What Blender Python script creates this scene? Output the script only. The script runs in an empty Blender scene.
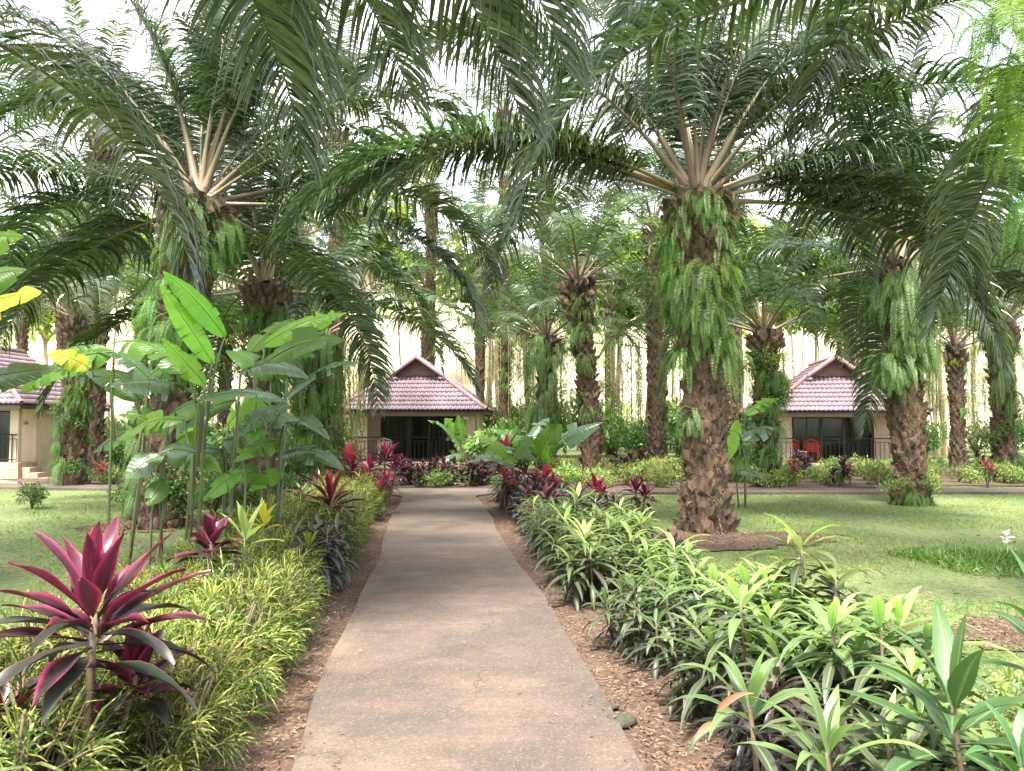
import bpy, math, random
import numpy as np
R = math.radians
random.seed(7); rng = np.random.default_rng(11)
sc = bpy.context.scene
C = sc.collection
F = 760.0; HOR = 424.0; CAMZ = 1.6
def X(px, D): return (px-512.0)/F*D
def Zp(py, D): return CAMZ+(HOR-py)*D/F
def sm(a, b, v):
    t = min(1, max(0, (v-a)/(b-a))); return t*t*(3-2*t)
def g(x, y):                                   # terrain height: falls away towards the raised cottage
    return -0.47*sm(20, 23.5, y)*sm(-7, -12, x)
def pcx(y): return -0.187-0.107*(y-3.5)        # centre line of the path
HW = 0.81

# ------------------------------------------------------------------ mesh builder
def nrm(a):
    return a/np.maximum(np.linalg.norm(a, axis=-1, keepdims=True), 1e-9)
class MB:
    def __init__(s): s.v=[]; s.f=[]; s.m=[]; s.c=[]; s.n=0; s.s=[]
    def add(s, v, f, vc=None, mat=0, smooth=True):
        v = np.asarray(v, float).reshape(-1, 3)
        if vc is None: vc = np.tile([0.5, 0.5, 0.5], (len(v), 1))
        s.v.append(v); s.c.append(np.asarray(vc, float))
        if isinstance(f, np.ndarray): fl = (f+s.n).tolist()
        else: fl = [[i+s.n for i in q] for q in f]
        s.f += fl; s.m += [mat]*len(fl); s.s += [smooth]*len(fl); s.n += len(v)
        return s
    def mesh(s, name, mats):
        me = bpy.data.meshes.new(name)
        V = np.concatenate(s.v); Cc = np.concatenate(s.c)
        lens = np.fromiter((len(q) for q in s.f), int, len(s.f))
        flat = np.fromiter((i for q in s.f for i in q), int, int(lens.sum()))
        me.vertices.add(len(V)); me.vertices.foreach_set('co', V.ravel())
        me.loops.add(len(flat)); me.loops.foreach_set('vertex_index', flat)
        me.polygons.add(len(lens)); me.polygons.foreach_set('loop_start', np.concatenate([[0], np.cumsum(lens)[:-1]]))
        me.polygons.foreach_set('material_index', np.array(s.m)); me.polygons.foreach_set('use_smooth', np.array(s.s))
        for m in mats: me.materials.append(m)
        a = me.attributes.new('vc', 'FLOAT_COLOR', 'POINT')
        a.data.foreach_set('color', np.concatenate([Cc, np.ones((len(Cc), 1))], 1).ravel())
        me.update(calc_edges=True); me.validate()
        return me
    def build(s, name, mats, parent=None):
        if not isinstance(mats, (list, tuple)): mats = [mats]
        return link(name, s.mesh(name, mats), parent)
def link(name, me, parent=None, loc=(0,0,0), rot=(0,0,0), sca=1):
    o = bpy.data.objects.new(name, me); C.objects.link(o)
    if parent is not None: o.parent = parent
    o.location = loc; o.rotation_euler = rot
    o.scale = (sca,)*3 if not isinstance(sca, tuple) else sca
    return o
def tag(o, label=None, cat=None, group=None, kind=None):
    if label: o['label'] = label
    if cat: o['category'] = cat
    if group: o['group'] = group
    if kind: o['kind'] = kind
    return o
def thing(name, loc, label, cat, group=None, rz=0, sca=1):
    return tag(link(name, None, None, loc, (0,0,rz), sca), label, cat, group)
def copy_tree(o, parent=None):
    c = o.copy(); C.objects.link(c); c.parent = parent
    for ch in list(o.children): copy_tree(ch, c)
    return c
def box(mb, lo, hi, mat=0, bev=0.0):
    x0,y0,z0 = lo; x1,y1,z1 = hi
    b = min(bev, (x1-x0)/3, (y1-y0)/3, (z1-z0)/3)
    if b <= 0:
        v = [(x,y,z) for z in (z0,z1) for y in (y0,y1) for x in (x0,x1)]
        return mb.add(v, [(0,2,3,1),(4,5,7,6),(0,1,5,4),(2,6,7,3),(0,4,6,2),(1,3,7,5)], None, mat, False)
    v=[]; idx={}
    for i,(x,sx) in enumerate(((x0,1),(x1,-1))):
        for j,(y,sy) in enumerate(((y0,1),(y1,-1))):
            for k,(z,sz) in enumerate(((z0,1),(z1,-1))):
                for a in range(3):
                    p=[x+sx*b,y+sy*b,z+sz*b]; p[a]=(x,y,z)[a]; idx[(i,j,k,a)]=len(v); v.append(p)
    f=[]
    for a in range(3):
        o=[q for q in range(3) if q!=a]
        for s_ in (0,1):
            q=[]
            for (p1,p2) in ((0,0),(1,0),(1,1),(0,1)):
                key=[0,0,0]; key[a]=s_; key[o[0]]=p1; key[o[1]]=p2; q.append(idx[(key[0],key[1],key[2],a)])
            f.append(q)
            key0=[0,0,0]
    for a in range(3):
        o=[q for q in range(3) if q!=a]
        for p1 in (0,1):
            for p2 in (0,1):
                k0=[0,0,0]; k0[o[0]]=p1; k0[o[1]]=p2; k1=list(k0); k0[a]=0; k1[a]=1
                f.append([idx[(*k0,o[0])], idx[(*k0,o[1])], idx[(*k1,o[1])], idx[(*k1,o[0])]])
    for i in (0,1):
        for j in (0,1):
            for k in (0,1): f.append([idx[(i,j,k,0)],idx[(i,j,k,1)],idx[(i,j,k,2)]])
    return mb.add(v, f, None, mat, False)
def tube(mb, pts, rad, n=6, mat=0, rnd=.5, squash=1.0):
    pts = np.asarray(pts, float); m = len(pts)
    rad = np.broadcast_to(np.asarray(rad, float), (m,))
    d = nrm(np.gradient(pts, axis=0))
    up = np.array([0,0,1.0]) if abs(d[0][2]) < .9 else np.array([0,1.0,0])
    s = nrm(np.cross(d, up)); u = np.cross(s, d)
    a = np.linspace(0, 2*np.pi, n, endpoint=False)
    v = pts[:,None]+rad[:,None,None]*(np.cos(a)[None,:,None]*s[:,None]+squash*np.sin(a)[None,:,None]*u[:,None])
    i = np.arange(m-1)[:,None]*n; j = np.arange(n)[None,:]; k = (j+1) % n
    f = np.stack([i+j, i+k, i+n+k, i+n+j], -1).reshape(-1,4)
    vc = np.zeros((m,n,3)); vc[...,0]=rnd; vc[...,1]=np.linspace(0,1,m)[:,None]; vc[...,2]=.5
    mb.add(v.reshape(-1,3), f, vc.reshape(-1,3), mat)
    cap = (m-1)*n+np.arange(n)
    mb.f.append((cap+mb.n-m*n).tolist()); mb.m.append(mat); mb.s.append(False)
LANCE = lambda t: np.clip(np.sin(np.pi*np.clip(t,0,1)**.7), .03, 1)
STRAP = lambda t: np.clip(1.15*(1-t**3.0)*np.clip(.35+t*4,0,.87), .04, 1)
PALML = lambda t: np.clip((1-t**1.6)*np.clip(.5+3*t,0,1), .05, 1)
def blades(mb, P, D, U, L, W, droop=0.5, nseg=3, fold=0.3, prof=LANCE, rnd=None, mat=0, wave=0.0, petiole=0.0):
    P=np.asarray(P,float); N=len(P); D=nrm(np.asarray(D,float)); U=np.asarray(U,float)
    L=np.broadcast_to(L,(N,)); W=np.broadcast_to(W,(N,)); droop=np.broadcast_to(droop,(N,))
    if rnd is None: rnd=rng.random(N)
    pos=P.copy(); d=D.copy(); V=[]; VC=[]
    down=np.array([0,0,-1.0]); cross=3 if fold else 2
    ph=rng.random(N)*6.28
    for k in range(nseg+1):
        t=k/nseg
        s=nrm(np.cross(d,U)+1e-6); n=np.cross(s,d)
        tt=max(0,(t-petiole)/(1-petiole))
        h=(W*prof(np.array(tt))/2)[:,None]
        wv=(wave*W*np.sin(ph+t*9))[:,None]*n
        if fold: row=[pos-s*h+n*h*fold+wv, pos, pos+s*h+n*h*fold-wv]; ac=[1,0,1]
        else: row=[pos-s*h, pos+s*h]; ac=[1,1]
        V.append(np.stack(row,1))
        c=np.zeros((N,cross,3)); c[...,0]=rnd[:,None]; c[...,1]=t; c[...,2]=np.array(ac)[None]; VC.append(c)
        pos=pos+d*(L/nseg)[:,None]
        d=nrm(d+down*(droop*2*(k+1)/(nseg+1)/nseg*1.6)[:,None])
    V=np.stack(V,1); VC=np.stack(VC,1)
    base=np.arange(N)[:,None,None]*((nseg+1)*cross); kk=np.arange(nseg)[None,:,None]*cross; cc=np.arange(cross-1)[None,None,:]
    i0=base+kk+cc
    f=np.stack([i0,i0+1,i0+1+cross,i0+cross],-1).reshape(-1,4)
    mb.add(V.reshape(-1,3), f, VC.reshape(-1,3), mat)

# ------------------------------------------------------------------ materials
def newmat(name):
    m=bpy.data.materials.new(name); m.use_nodes=True; nt=m.node_tree; nt.nodes.clear()
    out=nt.nodes.new('ShaderNodeOutputMaterial'); return m,nt,out
def nd(nt,t,**k):
    n=nt.nodes.new(t)
    for a,b in k.items(): setattr(n,a,b)
    return n
def mix(nt, fac, a, b, mode='MIX'):
    n=nd(nt,'ShaderNodeMix',data_type='RGBA',blend_type=mode)
    for idx,v in ((0,fac),(6,a),(7,b)):
        if hasattr(v,'node'): nt.links.new(v,n.inputs[idx])
        elif isinstance(v,(int,float)): n.inputs[idx].default_value=v
        else: n.inputs[idx].default_value=(*v,1)
    return n.outputs[2]
def maprange(nt,v,a,b,c=0,d=1):
    n=nd(nt,'ShaderNodeMapRange'); nt.links.new(v,n.inputs[0])
    for i,q in enumerate((a,b,c,d)): n.inputs[i+1].default_value=q
    return n.outputs[0]
def noise(nt,scale,detail=4,rough=.55,coord=None,dist=0,idx=0):
    n=nd(nt,'ShaderNodeTexNoise'); n.inputs['Scale'].default_value=scale; n.inputs['Detail'].default_value=detail
    n.inputs['Roughness'].default_value=rough; n.inputs['Distortion'].default_value=dist
    if coord is not None: nt.links.new(coord,n.inputs['Vector'])
    return n.outputs[idx]
def bump(nt,h,strength=.5,dist=.02):
    n=nd(nt,'ShaderNodeBump'); n.inputs['Strength'].default_value=strength; n.inputs['Distance'].default_value=dist
    nt.links.new(h,n.inputs['Height']); return n.outputs[0]
def leafmat(name, ca, cb, rough=.4, trans=.3, edge=None, edge_pos=(.6,1), mid=None, base=None, tip=None, cc=None, spec=.5, tcol=None, vein=0, streak=0, fleck=None):
    m,nt,out=newmat(name)
    at=nd(nt,'ShaderNodeAttribute',attribute_name='vc'); sp=nd(nt,'ShaderNodeSeparateColor'); nt.links.new(at.outputs['Color'],sp.inputs[0])
    r,t,a=sp.outputs
    if cc is not None:
        col=mix(nt,maprange(nt,r,0,.5),ca,cb); col=mix(nt,maprange(nt,r,.5,1),col,cc)
    else: col=mix(nt,r,ca,cb)
    if streak:
        cv=nd(nt,'ShaderNodeCombineXYZ'); 
        for i_,(src,k_) in enumerate(((r,40),(a,5),(t,1.3))):
            mm=nd(nt,'ShaderNodeMath',operation='MULTIPLY'); nt.links.new(src,mm.inputs[0]); mm.inputs[1].default_value=k_; nt.links.new(mm.outputs[0],cv.inputs[i_])
        col=mix(nt,maprange(nt,noise(nt,1.3,4,.6,cv.outputs[0],.3),.42,.62,0,streak),col,ca)
    if fleck is not None:
        tf=nd(nt,'ShaderNodeTexCoord'); col=mix(nt,maprange(nt,noise(nt,55,2,.5,tf.outputs['Object']),.56,.64,0,.85),col,fleck)
    if base is not None: col=mix(nt,maprange(nt,t,0,.35,1,0),col,base)
    if tip is not None: col=mix(nt,maprange(nt,t,.75,1,0,.8),col,tip)
    if edge is not None: col=mix(nt,maprange(nt,a,edge_pos[0],edge_pos[1]),col,edge)
    if mid is not None: col=mix(nt,maprange(nt,a,0,.22,.8,0),col,mid)
    oi=nd(nt,'ShaderNodeObjectInfo'); hs=nd(nt,'ShaderNodeHueSaturation')
    nt.links.new(maprange(nt,oi.outputs['Random'],0,1,.485,.515),hs.inputs['Hue']); nt.links.new(maprange(nt,oi.outputs['Random'],0,1,.75,1.25),hs.inputs['Value'])
    tc=nd(nt,'ShaderNodeTexCoord')
    col=mix(nt,maprange(nt,noise(nt,9,3,.6,tc.outputs['Object']),.3,.7,0,.45),col,mix(nt,.6,col,(ca[0]*.5+.01,ca[1]*.5+.01,ca[2]*.5)))
    nt.links.new(col,hs.inputs['Color']); col=hs.outputs[0]
    p=nd(nt,'ShaderNodeBsdfPrincipled'); nt.links.new(col,p.inputs['Base Color']); p.inputs['Roughness'].default_value=rough
    p.inputs['Specular IOR Level'].default_value=spec
    if vein:
        cm=nd(nt,'ShaderNodeMath',operation='MULTIPLY_ADD'); nt.links.new(t,cm.inputs[0]); cm.inputs[1].default_value=130; sb=nd(nt,'ShaderNodeMath',operation='MULTIPLY'); nt.links.new(a,sb.inputs[0]); sb.inputs[1].default_value=-22; nt.links.new(sb.outputs[0],cm.inputs[2])
        sn=nd(nt,'ShaderNodeMath',operation='SINE'); nt.links.new(cm.outputs[0],sn.inputs[0]); nt.links.new(bump(nt,sn.outputs[0],vein,.004),p.inputs['Normal'])
    if trans>0:
        tr=nd(nt,'ShaderNodeBsdfTranslucent')
        tcl=mix(nt,.5,col,mix(nt,1,col,tcol or (1.6,1.9,.7),'MULTIPLY')); nt.links.new(tcl,tr.inputs[0])
        mx=nd(nt,'ShaderNodeMixShader'); mx.inputs[0].default_value=trans; nt.links.new(p.outputs[0],mx.inputs[1]); nt.links.new(tr.outputs[0],mx.inputs[2])
        nt.links.new(mx.outputs[0],out.inputs[0])
    else: nt.links.new(p.outputs[0],out.inputs[0])
    return m
def plain(name, ca, cb=None, scale=6, rough=.7, bstr=0, bscale=40, metal=0, spec=.5, stretch=None, contrast=(.35,.65), coords='Object', cd=None):
    m,nt,out=newmat(name); tc=nd(nt,'ShaderNodeTexCoord'); v=tc.outputs[coords]
    if stretch:
        mp=nd(nt,'ShaderNodeMapping'); mp.inputs['Scale'].default_value=stretch; nt.links.new(v,mp.inputs[0]); v=mp.outputs[0]
    p=nd(nt,'ShaderNodeBsdfPrincipled'); p.inputs['Roughness'].default_value=rough; p.inputs['Metallic'].default_value=metal; p.inputs['Specular IOR Level'].default_value=spec
    if cb is None: cb=tuple(c*.8 for c in ca)
    col=mix(nt,maprange(nt,noise(nt,scale,6,.6,v,.3),*contrast),ca,cb)
    if cd: col=mix(nt,maprange(nt,noise(nt,scale*.31,5,.7,v,.5),.5,.68,0,.85),col,cd)
    nt.links.new(col,p.inputs['Base Color'])
    if bstr: nt.links.new(bump(nt,noise(nt,bscale,5,.65,v),bstr,.02),p.inputs['Normal'])
    nt.links.new(p.outputs[0],out.inputs[0]); return m

M={}
M['frond']=leafmat('palm leaflets',(.016,.036,.013),(.09,.135,.045),.27,.28,spec=1.0)
M['frond_far']=leafmat('far palm leaflets',(.025,.05,.018),(.13,.19,.07),.3,.4,spec=1.0)  # leaflet colour lightened for the overexposed look of the distance
M['rachis']=leafmat('palm leaf stalk',(.10,.11,.045),(.16,.14,.07),.5,0,base=(.25,.18,.12))
M['boot']=plain('palm trunk leaf bases',(.19,.115,.07),(.035,.022,.015),11,.9,1,45,cd=(.035,.04,.018),stretch=(1,1,.5))
M['bark']=plain('trunk fibre',(.05,.034,.024),(.02,.014,.01),14,.95,.8,40,stretch=(1,1,.3))
M['stub']=plain('cut petiole',(.15,.10,.07),(.05,.034,.025),10,.8,.5,40,stretch=(1,1,.3))
M['fruit']=plain('palm fruit',(.06,.032,.022),(.02,.012,.01),30,.5,.2)
M['fern']=leafmat('fern',(.06,.14,.03),(.20,.33,.07),.5,.45)
M['fernlime']=leafmat('lime fern',(.12,.24,.02),(.2,.33,.03),.5,.45)
M['fernpale']=leafmat('grey green fern',(.09,.16,.05),(.21,.31,.11),.5,.35)
M['banana']=leafmat('heliconia leaf',(.055,.15,.012),(.13,.26,.02),.35,.42,mid=(.25,.35,.08),vein=.18)
M['banana_lime']=leafmat('backlit-toned heliconia leaf',(.12,.30,.015),(.19,.36,.02),.36,.5,mid=(.35,.5,.12),vein=.18)  # glow of backlit leaves put into a brighter lime leaf colour
M['banana_blue']=leafmat('waxy heliconia leaf',(.045,.10,.03),(.085,.15,.05),.27,.18,mid=(.14,.2,.09),spec=.8,vein=.18)
M['banana_yellow']=leafmat('yellowing leaf',(.45,.45,.03),(.5,.42,.05),.4,.5,vein=.18)
M['stem']=leafmat('green stem',(.05,.085,.03),(.12,.15,.06),.5,0,base=(.07,.055,.03))
M['woodstem']=plain('woody stem',(.14,.10,.06),(.07,.05,.03),20,.8,.3)
M['cord']=leafmat('magenta cordyline leaf',(.035,.02,.02),(.13,.018,.04),.3,.25,edge=(.44,.04,.10),edge_pos=(.55,1.1),cc=(.46,.03,.085),tcol=(1.6,.6,.9),spec=.6,streak=.85)
M['cordark']=leafmat('dark cordyline leaf',(.016,.024,.016),(.04,.02,.024),.36,.15,edge=(.16,.02,.045),edge_pos=(.85,1.1),cc=(.12,.02,.045),tcol=(1.6,.6,.9),spec=.65)
M['pink']=leafmat('pink cordyline leaf',(.07,.016,.03),(.42,.04,.10),.35,.3,cc=(.7,.08,.17),tcol=(1.5,.6,.8),streak=.85)
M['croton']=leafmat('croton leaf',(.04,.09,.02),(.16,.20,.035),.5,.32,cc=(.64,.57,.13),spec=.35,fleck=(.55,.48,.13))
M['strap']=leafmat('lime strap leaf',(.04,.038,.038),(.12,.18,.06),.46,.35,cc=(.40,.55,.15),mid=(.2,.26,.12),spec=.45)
M['strapdark']=leafmat('purple strap leaf',(.022,.028,.02),(.05,.03,.035),.3,.12,cc=(.09,.10,.05),edge=(.11,.04,.06),edge_pos=(.8,1.2),spec=.65,tcol=(1.4,.7,.9))
M['cover']=leafmat('ground cover leaf',(.06,.13,.025),(.16,.24,.05),.5,.3,cc=(.32,.34,.10))
M['bush']=leafmat('bush leaf',(.035,.085,.02),(.08,.16,.035),.45,.3,cc=(.16,.25,.06))
M['treeleaf']=leafmat('tree leaf',(.05,.11,.02),(.11,.2,.035),.5,.45,cc=(.36,.46,.06))
M['grass']=leafmat('grass blade',(.06,.12,.02),(.15,.23,.05),.5,.35,cc=(.34,.36,.12))
M['litter']=leafmat('dead leaf',(.06,.032,.02),(.13,.08,.05),.85,.05,cc=(.28,.20,.13))
M['palebark']=plain('pale bark',(.50,.38,.24),(.33,.24,.15),8,.85,.4,stretch=(1,1,.3))
M['thinbark']=plain('thin tree bark',(.42,.34,.22),(.22,.17,.10),5,.85,.3,stretch=(1,1,.3))

def ground_mat():
    m,nt,out=newmat('lawn'); tc=nd(nt,'ShaderNodeTexCoord'); v=tc.outputs['Object']
    col=mix(nt,maprange(nt,noise(nt,1.1,6,.65,v,.4),.35,.65),(.095,.155,.032),(.18,.22,.065))
    col=mix(nt,maprange(nt,noise(nt,14,5,.7,v),.38,.66),col,(.055,.08,.02))
    col=mix(nt,maprange(nt,noise(nt,.33,6,.7,v,.6),.55,.72,0,.75),col,(.24,.20,.12))
    col=mix(nt,maprange(nt,noise(nt,60,3,.7,v),.56,.68,0,.85),col,(.38,.37,.2))
    p=nd(nt,'ShaderNodeBsdfPrincipled'); p.inputs['Roughness'].default_value=.9; nt.links.new(col,p.inputs['Base Color'])
    nt.links.new(bump(nt,noise(nt,45,6,.75,v),.9,.04),p.inputs['Normal']); nt.links.new(p.outputs[0],out.inputs[0]); return m
def dirt_mat():
    m,nt,out=newmat('leaf mulch soil'); tc=nd(nt,'ShaderNodeTexCoord'); v=tc.outputs['Object']
    col=mix(nt,maprange(nt,noise(nt,3,6,.7,v,.5),.35,.65),(.10,.055,.034),(.045,.025,.016))
    vo=nd(nt,'ShaderNodeTexVoronoi'); vo.inputs['Scale'].default_value=55; nt.links.new(v,vo.inputs['Vector'])
    sp=nd(nt,'ShaderNodeSeparateColor'); nt.links.new(vo.outputs['Color'],sp.inputs[0])
    col=mix(nt,maprange(nt,sp.outputs[0],.65,.9,0,.7),col,(.19,.125,.08)); col=mix(nt,maprange(nt,sp.outputs[1],.7,.9,0,.7),col,(.05,.035,.025))
    p=nd(nt,'ShaderNodeBsdfPrincipled'); p.inputs['Roughness'].default_value=.95; nt.links.new(col,p.inputs['Base Color'])
    nt.links.new(bump(nt,mix(nt,.5,noise(nt,50,6,.7,v,0,1),vo.outputs['Color']),1,.03),p.inputs['Normal']); nt.links.new(p.outputs[0],out.inputs[0]); return m
def concrete_mat():
    m,nt,out=newmat('path concrete'); tc=nd(nt,'ShaderNodeTexCoord'); v=tc.outputs['Object']
    col=mix(nt,maprange(nt,noise(nt,1.3,8,.68,v,.6),.38,.62),(.128,.087,.067),(.062,.045,.036))
    mp=nd(nt,'ShaderNodeMapping'); mp.inputs['Scale'].default_value=(.35,3.2,1); nt.links.new(v,mp.inputs[0])
    col=mix(nt,maprange(nt,noise(nt,1.6,6,.65,mp.outputs[0],.6),.42,.7,0,.7),col,(.06,.05,.043))
    col=mix(nt,maprange(nt,noise(nt,.55,5,.6,v,.7),.55,.72,0,.55),col,(.19,.152,.105))
    vo=nd(nt,'ShaderNodeTexVoronoi'); vo.inputs['Scale'].default_value=95; nt.links.new(v,vo.inputs['Vector'])
    sp=nd(nt,'ShaderNodeSeparateColor'); nt.links.new(vo.outputs['Color'],sp.inputs[0])
    col=mix(nt,maprange(nt,sp.outputs[0],.75,.98,0,.35),col,(.21,.17,.135)); col=mix(nt,maprange(nt,sp.outputs[1],.75,.95,0,.5),col,(.05,.04,.034))
    vc=nd(nt,'ShaderNodeTexVoronoi',feature='DISTANCE_TO_EDGE'); vc.inputs['Scale'].default_value=.42
    dn=nd(nt,'ShaderNodeVectorMath',operation='ADD'); nt.links.new(v,dn.inputs[0])
    sc_=nd(nt,'ShaderNodeVectorMath',operation='SCALE'); sc_.inputs['Scale'].default_value=.5; nt.links.new(noise(nt,2.2,5,.7,v,0,1),sc_.inputs[0]); nt.links.new(sc_.outputs[0],dn.inputs[1]); nt.links.new(dn.outputs[0],vc.inputs['Vector'])
    crack=maprange(nt,vc.outputs[0],.0,.0035,1,0)
    gate=nd(nt,'ShaderNodeMath',operation='MULTIPLY'); nt.links.new(crack,gate.inputs[0]); nt.links.new(maprange(nt,noise(nt,.8,2,.5,v),.5,.56),gate.inputs[1])
    col=mix(nt,gate.outputs[0],col,(.03,.024,.02))
    sx=nd(nt,'ShaderNodeSeparateXYZ'); nt.links.new(dn.outputs[0],sx.inputs[0]); md=nd(nt,'ShaderNodeMath',operation='PINGPONG'); nt.links.new(sx.outputs[1],md.inputs[0]); md.inputs[1].default_value=1.55
    col=mix(nt,maprange(nt,md.outputs[0],.004,.012,.6,0),col,(.035,.028,.022))
    col=mix(nt,maprange(nt,noise(nt,5,6,.75,v,.3),.56,.68,0,.5),col,(.05,.045,.035))
    p=nd(nt,'ShaderNodeBsdfPrincipled'); p.inputs['Roughness'].default_value=.8; nt.links.new(col,p.inputs['Base Color'])
    nt.links.new(bump(nt,noise(nt,70,6,.75,v),.55,.012),p.inputs['Normal']); nt.links.new(p.outputs[0],out.inputs[0]); return m
def cliff_mat():
    m,nt,out=newmat('cliff face'); tc=nd(nt,'ShaderNodeTexCoord'); v=tc.outputs['Object']
    mp=nd(nt,'ShaderNodeMapping'); mp.inputs['Scale'].default_value=(1,1,.22); nt.links.new(v,mp.inputs[0])
    col=mix(nt,maprange(nt,noise(nt,.5,7,.65,mp.outputs[0],.6),.35,.65),(.72,.61,.47),(.50,.38,.27))
    col=mix(nt,maprange(nt,noise(nt,.25,6,.7,v,.3),.5,.62,0,.85),col,(.16,.22,.06)); col=mix(nt,maprange(nt,noise(nt,1.1,6,.7,mp.outputs[0],1.2),.56,.66,0,.8),col,(.16,.11,.07))
    p=nd(nt,'ShaderNodeBsdfPrincipled'); p.inputs['Roughness'].default_value=.9; nt.links.new(col,p.inputs['Base Color'])
    nt.links.new(bump(nt,noise(nt,2,6,.7,mp.outputs[0]),.6,.4),p.inputs['Normal']); nt.links.new(p.outputs[0],out.inputs[0]); return m
M['lawn']=ground_mat(); M['dirt']=dirt_mat(); M['concrete']=concrete_mat(); M['cliff']=cliff_mat()
M['tile']=plain('roof tiles',(.195,.13,.15),(.11,.075,.088),2.2,.5,.3,30,cd=(.17,.11,.115))
M['ridge']=plain('ridge tiles',(.27,.15,.155),(.20,.11,.115),5,.55)
M['fascia']=plain('dark timber',(.05,.032,.028),(.03,.02,.018),8,.6)
M['wallc']=plain('cream wall',(.62,.49,.38),(.55,.43,.33),3,.85,.15,60,cd=(.44,.34,.25))
M['plinth']=plain('pink plinth',(.48,.33,.26),(.38,.26,.2),4,.85,.2)
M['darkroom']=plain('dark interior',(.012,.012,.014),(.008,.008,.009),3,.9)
M['rail']=plain('black metal rail',(.012,.012,.013),None,10,.4)
M['curtain']=plain('green curtain',(.22,.24,.17),(.13,.15,.10),5,.9,stretch=(8,1,.2))
M['frame']=plain('dark window frame',(.03,.022,.018),None,8,.5)
M['red']=plain('red plastic',(.62,.045,.03),(.55,.04,.03),3,.4)
M['white']=plain('white plastic',(.78,.78,.76),(.7,.7,.68),3,.45)
M['petal']=plain('pale petal',(.78,.66,.64),(.6,.45,.45),6,.6)
M['stone']=plain('stone',(.06,.055,.03),(.03,.028,.02),9,.9,.6,cd=(.07,.09,.02))
def glass():
    m,nt,out=newmat('dark glass'); p=nd(nt,'ShaderNodeBsdfPrincipled'); p.inputs['Base Color'].default_value=(.02,.025,.025,1)
    p.inputs['Roughness'].default_value=.06; p.inputs['Alpha'].default_value=.35; nt.links.new(p.outputs[0],out.inputs[0]); return m
M['glass']=glass()

# ------------------------------------------------------------------ setting
def axis(a,b,fine0,fine1,step,coarse):
    v=list(np.arange(fine0,fine1+1e-6,step)); x=fine0; k=coarse
    lo=[]
    while x>a: x-=k; k*=1.5; lo.append(max(x,a))
    x=fine1; k=coarse; hi=[]
    while x<b: x+=k; k*=1.5; hi.append(min(x,b))
    return np.array(lo[::-1]+v+hi)
xs=axis(-600,600,-24,24,.6,2); ys=axis(-300,900,-2,40,.6,2)
V=[(x,y,g(x,y)+ (.003*math.sin(x*1.3+y*.7)+.002*math.sin(y*1.9-x*.6)) - .005) for y in ys for x in xs]
nx=len(xs); f=[(j*nx+i,j*nx+i+1,(j+1)*nx+i+1,(j+1)*nx+i) for j in range(len(ys)-1) for i in range(nx-1)]
tag(MB().add(V,f).build('lawn',M['lawn']),kind='structure')
def strip(name,edge_a,edge_b,ys_,z,mat,nxs=8,side=0.0):
    mb=MB(); V=[]
    for y in ys_:
        a=edge_a(y); b=edge_b(y)
        for i in range(nxs+1): V.append((a+(b-a)*i/nxs,y,z))
    n=nxs+1; f=[(j*n+i,j*n+i+1,(j+1)*n+i+1,(j+1)*n+i) for j in range(len(ys_)-1) for i in range(nxs)]
    mb.add(V,f)
    if side:
        for i0 in (0,nxs):
            W=[]; 
            for j in range(len(ys_)):
                p=V[j*n+i0]; W+= [p,(p[0],p[1],p[2]-side)]
            mb.add(W,[(2*j,2*j+1,2*j+3,2*j+2) if i0 else (2*j,2*j+2,2*j+3,2*j+1) for j in range(len(ys_)-1)],None,0,False)
        W=[]
        for i in range(n): p=V[i]; W+=[p,(p[0],p[1],p[2]-side)]
        mb.add(W,[(2*j,2*j+1,2*j+3,2*j+2) for j in range(n-1)],None,0,False)
    return tag(mb.build(name,mat),kind='structure')
wob=lambda y,p: .03*math.sin(y*.9+p)+.012*math.sin(y*2.3+p*2)+.003*math.sin(y*7+p)
def flare(y): return .55*sm(16.2,17.3,y)**1.5
ysp=np.arange(-1,17.42,.08)
strip('path',lambda y:pcx(y)-HW+wob(y,0)-flare(y),lambda y:pcx(y)+HW+wob(y,2)+flare(y),ysp,.055,M['concrete'],6,.09)
strip('dirt_bed',lambda y:pcx(y)-HW-1.55+.1*math.sin(y*1.7)+.05*math.sin(y*5),lambda y:pcx(y)+HW+1.75+.12*math.sin(y*1.4)+.05*math.sin(y*6),np.arange(-1,17.2,.15),.022,M['dirt'],10)
# cross path: slab running across behind the lawn
def crossy(x): return 17.4+.13*max(0,-(x+2))
mb=MB(); xsC=np.arange(-16,30,.4); V=[]
for x in xsC:
    y0=crossy(x)+.02*math.sin(x*2); y1=y0+1.05
    V+=[(x,y0,-.03),(x,y0,.052),(x,y1,.052),(x,y1,-.03)]
f=[]
for j in range(len(xsC)-1):
    a=j*4
    for k in range(3): f.append((a+k,a+4+k,a+5+k,a+1+k))
mb.add(V,f,None,0,False); tag(mb.build('cross_path',M['concrete']),kind='structure')
def patch(name,cx,cy,rx,ry,z,mat,seed):
    r=random.Random(seed); n=60; ph=[r.random()*6 for _ in range(5)]
    V=[(cx,cy,z)]
    for ring in (.5,1):
        for i in range(n):
            a=i/n*2*math.pi; q=1+.18*math.sin(3*a+ph[0])+.12*math.sin(5*a+ph[1])+.09*math.sin(11*a+ph[2])+.06*math.sin(19*a+ph[3])
            V.append((cx+rx*q*ring*math.cos(a),cy+ry*q*ring*math.sin(a),z))
    f=[(0,1+i,1+(i+1)%n) for i in range(n)]+[(1+i,1+n+i,1+n+(i+1)%n,1+(i+1)%n) for i in range(n)]
    return tag(MB().add(V,f).build(name,mat),kind='structure')
patch('bare_earth',X(735,10.6),10.7,1.35,.85,0.008,M['dirt'],1)
patch('bare_earth',X(1020,5.9),5.9,.95,.5,0.009,M['dirt'],2)
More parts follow.
